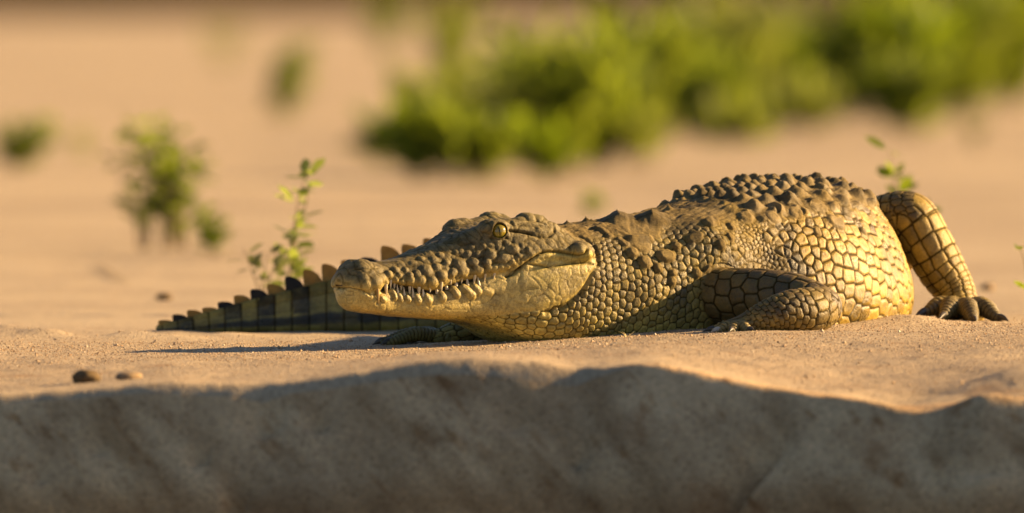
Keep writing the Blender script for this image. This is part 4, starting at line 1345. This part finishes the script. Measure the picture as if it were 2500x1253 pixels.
# stones
def stone(px, py, Y, rpx, mat, label, seed, squash=.6):
    rs = np.random.default_rng(seed)
    bm = bmesh.new(); bmesh.ops.create_icosphere(bm, subdivisions=3, radius=1.0)
    V = np.array([v.co[:] for v in bm.verts])
    n = 1 + .28 * fbm(V * 1.3 + seed, 2) + .10 * fbm(V * 4 + seed, 2)
    sc = rpx * (CAM_D + Y) / FPX
    for v, f, q in zip(bm.verts, n, V): v.co = Vector(q * f * sc * np.array([1, .8, squash]))
    for f in bm.faces: f.smooth = True
    me = bpy.data.meshes.new('stone'); bm.to_mesh(me); bm.free()
    x = at(px, py, Y)
    z = float(ground_z(np.array([x[0]]), np.array([Y]))[0])
    o = link('stone', me, mat, None, (x[0], Y, z + sc * squash * .55))
    tag(o, label, 'stone')
M_STONE = plain('brown_stone', (.15, .095, .040), .9, .3, (.06, .04, .02), 90)
M_STONE2 = plain('sandy_stone', (.32, .22, .12), .9, .3, (.20, .13, .07), 90)
stone(213, 920, -1.55, 33, M_STONE, 'small dark brown stone on the lit lip of the bank', 3, .62)
stone(312, 924, -1.56, 32, M_STONE2, 'low sandy lump beside the dark brown stone', 5, .38)
stone(400, 732, 3.8, 20, M_STONE, 'dark stone on the sand behind the tail tip', 8, .55)
stone(2412, 702, 4.2, 18, M_STONE2, 'blurred brown stone on sand behind the hind foot', 9, .6)

# fallen twig and dry bits
c = np.array([at(215, 646, 3.0) * 0 + np.array([at(p, 700, Y_)[0], Y_, float(ground_z(np.array([at(p, 700, Y_)[0]]), np.array([Y_]))[0]) + .004]) for p, Y_ in ((215, 7.4), (245, 6.7), (272, 6.0), (295, 5.5), (312, 5.1))])
V, F = tube_mesh([c], .006)
tag(link('twig', mesh_np('twig', V, F), M_STEM), 'thin curved twig lying on open sand beyond the tail', 'twig')
def dry_bit(p0, n, L, label, seed):
    rs = np.random.default_rng(seed); V = []; F = []
    cur = []
    for i in range(n):
        a = rs.uniform(0, 2 * np.pi)
        d = np.array([math.cos(a), math.sin(a) * .4, rs.uniform(.3, 1.2)]) * L * rs.uniform(.6, 1)
        cur.append(np.array([np.array(p0) + d * f + np.array([.15 * L * math.sin(f * 3), 0, -.2 * L * f * f]) for f in np.linspace(0, 1, 5)]))
    V, F = tube_mesh(cur, .0011, 4)
    tag(link('dry_grass', mesh_np('dry_grass', V, F), M_DRY), label, 'grass')
_p = at(1527, 815, -.10); _p[2] = float(ground_z(_p[:1], _p[1:2])[0]) - .001
dry_bit(_p, 5, .018, 'tuft of dry pale grass on sand under the neck', 1)
_i = np.where(np.abs(PXv - 1938) < 4)[0]; _i = _i[PYv[_i].argmin()]
dry_bit(BV2[_i] - np.array([0, 0, .001]), 6, .012, 'dry straw bit caught on the spiny back of the crocodile', 2)

# loose grains
def grains(n, seed):
    rs = np.random.default_rng(seed)
    x = rs.uniform(-.9, .9, n); y = np.where(rs.random(n) < .6, rs.uniform(-.75, .45, n), rs.uniform(-1.72, .9, n))
    r = .00062 * rs.lognormal(0, .5, n); r = np.clip(r, .0005, .004)
    z = ground_z(x, y)
    O = np.array([(1, 0, 0), (0, 1, 0), (-1, 0, 0), (0, -1, 0), (0, 0, 1), (0, 0, -1)], float)
    V = O[None] * r[:, None, None] * rs.uniform(.6, 1.35, (n, 6, 1))
    ca, sa_ = np.cos(x * 9000), np.sin(x * 9000)
    R = V.copy(); R[:, :, 0] = V[:, :, 0] * ca[:, None] - V[:, :, 1] * sa_[:, None]; R[:, :, 1] = V[:, :, 0] * sa_[:, None] + V[:, :, 1] * ca[:, None]
    R += np.stack([x, y, z + r * .35], 1)[:, None, :]
    F = np.array([(4, 0, 1), (4, 1, 2), (4, 2, 3), (4, 3, 0), (5, 1, 0), (5, 2, 1), (5, 3, 2), (5, 0, 3)])
    FF = (F[None] + (np.arange(n) * 6)[:, None, None]).reshape(-1, 3)
    me = mesh_np('sand_grains', R.reshape(-1, 3), FF, False)
    pal = np.array([(.50, .36, .22), (.38, .25, .14), (.66, .54, .38), (.20, .12, .06), (.46, .27, .12)])
    cidx = rs.choice(5, n, p=[.42, .28, .07, .13, .10])
    a = me.attributes.new('tint', 'FLOAT_COLOR', 'POINT')
    a.data.foreach_set('color', np.repeat(np.c_[pal[cidx], np.ones(n)], 6, 0).astype(np.float32).ravel())
    return me
t = NT('sand_grain'); t.set(t.b, Base_Color=t.attr('tint', 'Color'), Roughness=.75)
tag(link('sand_grains', grains(42000, 12), t.m), 'loose coarse grains scattered over the lit sand', None, None, 'stuff')

# far river bank on the horizon
bx = np.linspace(-900, 900, 161); bz = np.linspace(0, 1, 9)
BX, BZ = np.meshgrid(bx, bz)
hgt = 9 + 2.5 * fbm(np.stack([bx * .03, bx * 0 + 3], 1), 3)
BYb = 900 + BZ * 15 + 2.5 * fbm(np.stack([BX.ravel() * .1, BZ.ravel() * 2], 1), 3).reshape(BX.shape)
Vb = np.stack([BX.ravel(), BYb.ravel(), (BZ * hgt[None, :] - .3).ravel()], 1)
# top and back so that the bank has real depth
Vt = np.stack([bx, np.full_like(bx, 960), hgt - .3], 1)
Vb = np.concatenate([Vb, Vt, Vt * [1, 1, 0] + [0, 0, -.3]])
ib = np.arange(161 * 11).reshape(11, 161)
Fb = np.stack([ib[:-1, :-1].ravel(), ib[:-1, 1:].ravel(), ib[1:, 1:].ravel(), ib[1:, :-1].ravel()], 1)
M_BANK = plain('dark_bank', (.10, .06, .03), .95, .1, (.05, .035, .016), .12)
tag(link('far_bank', mesh_np('far_bank', Vb, Fb), M_BANK), 'dark brown far river bank along the horizon', None, None, 'structure')
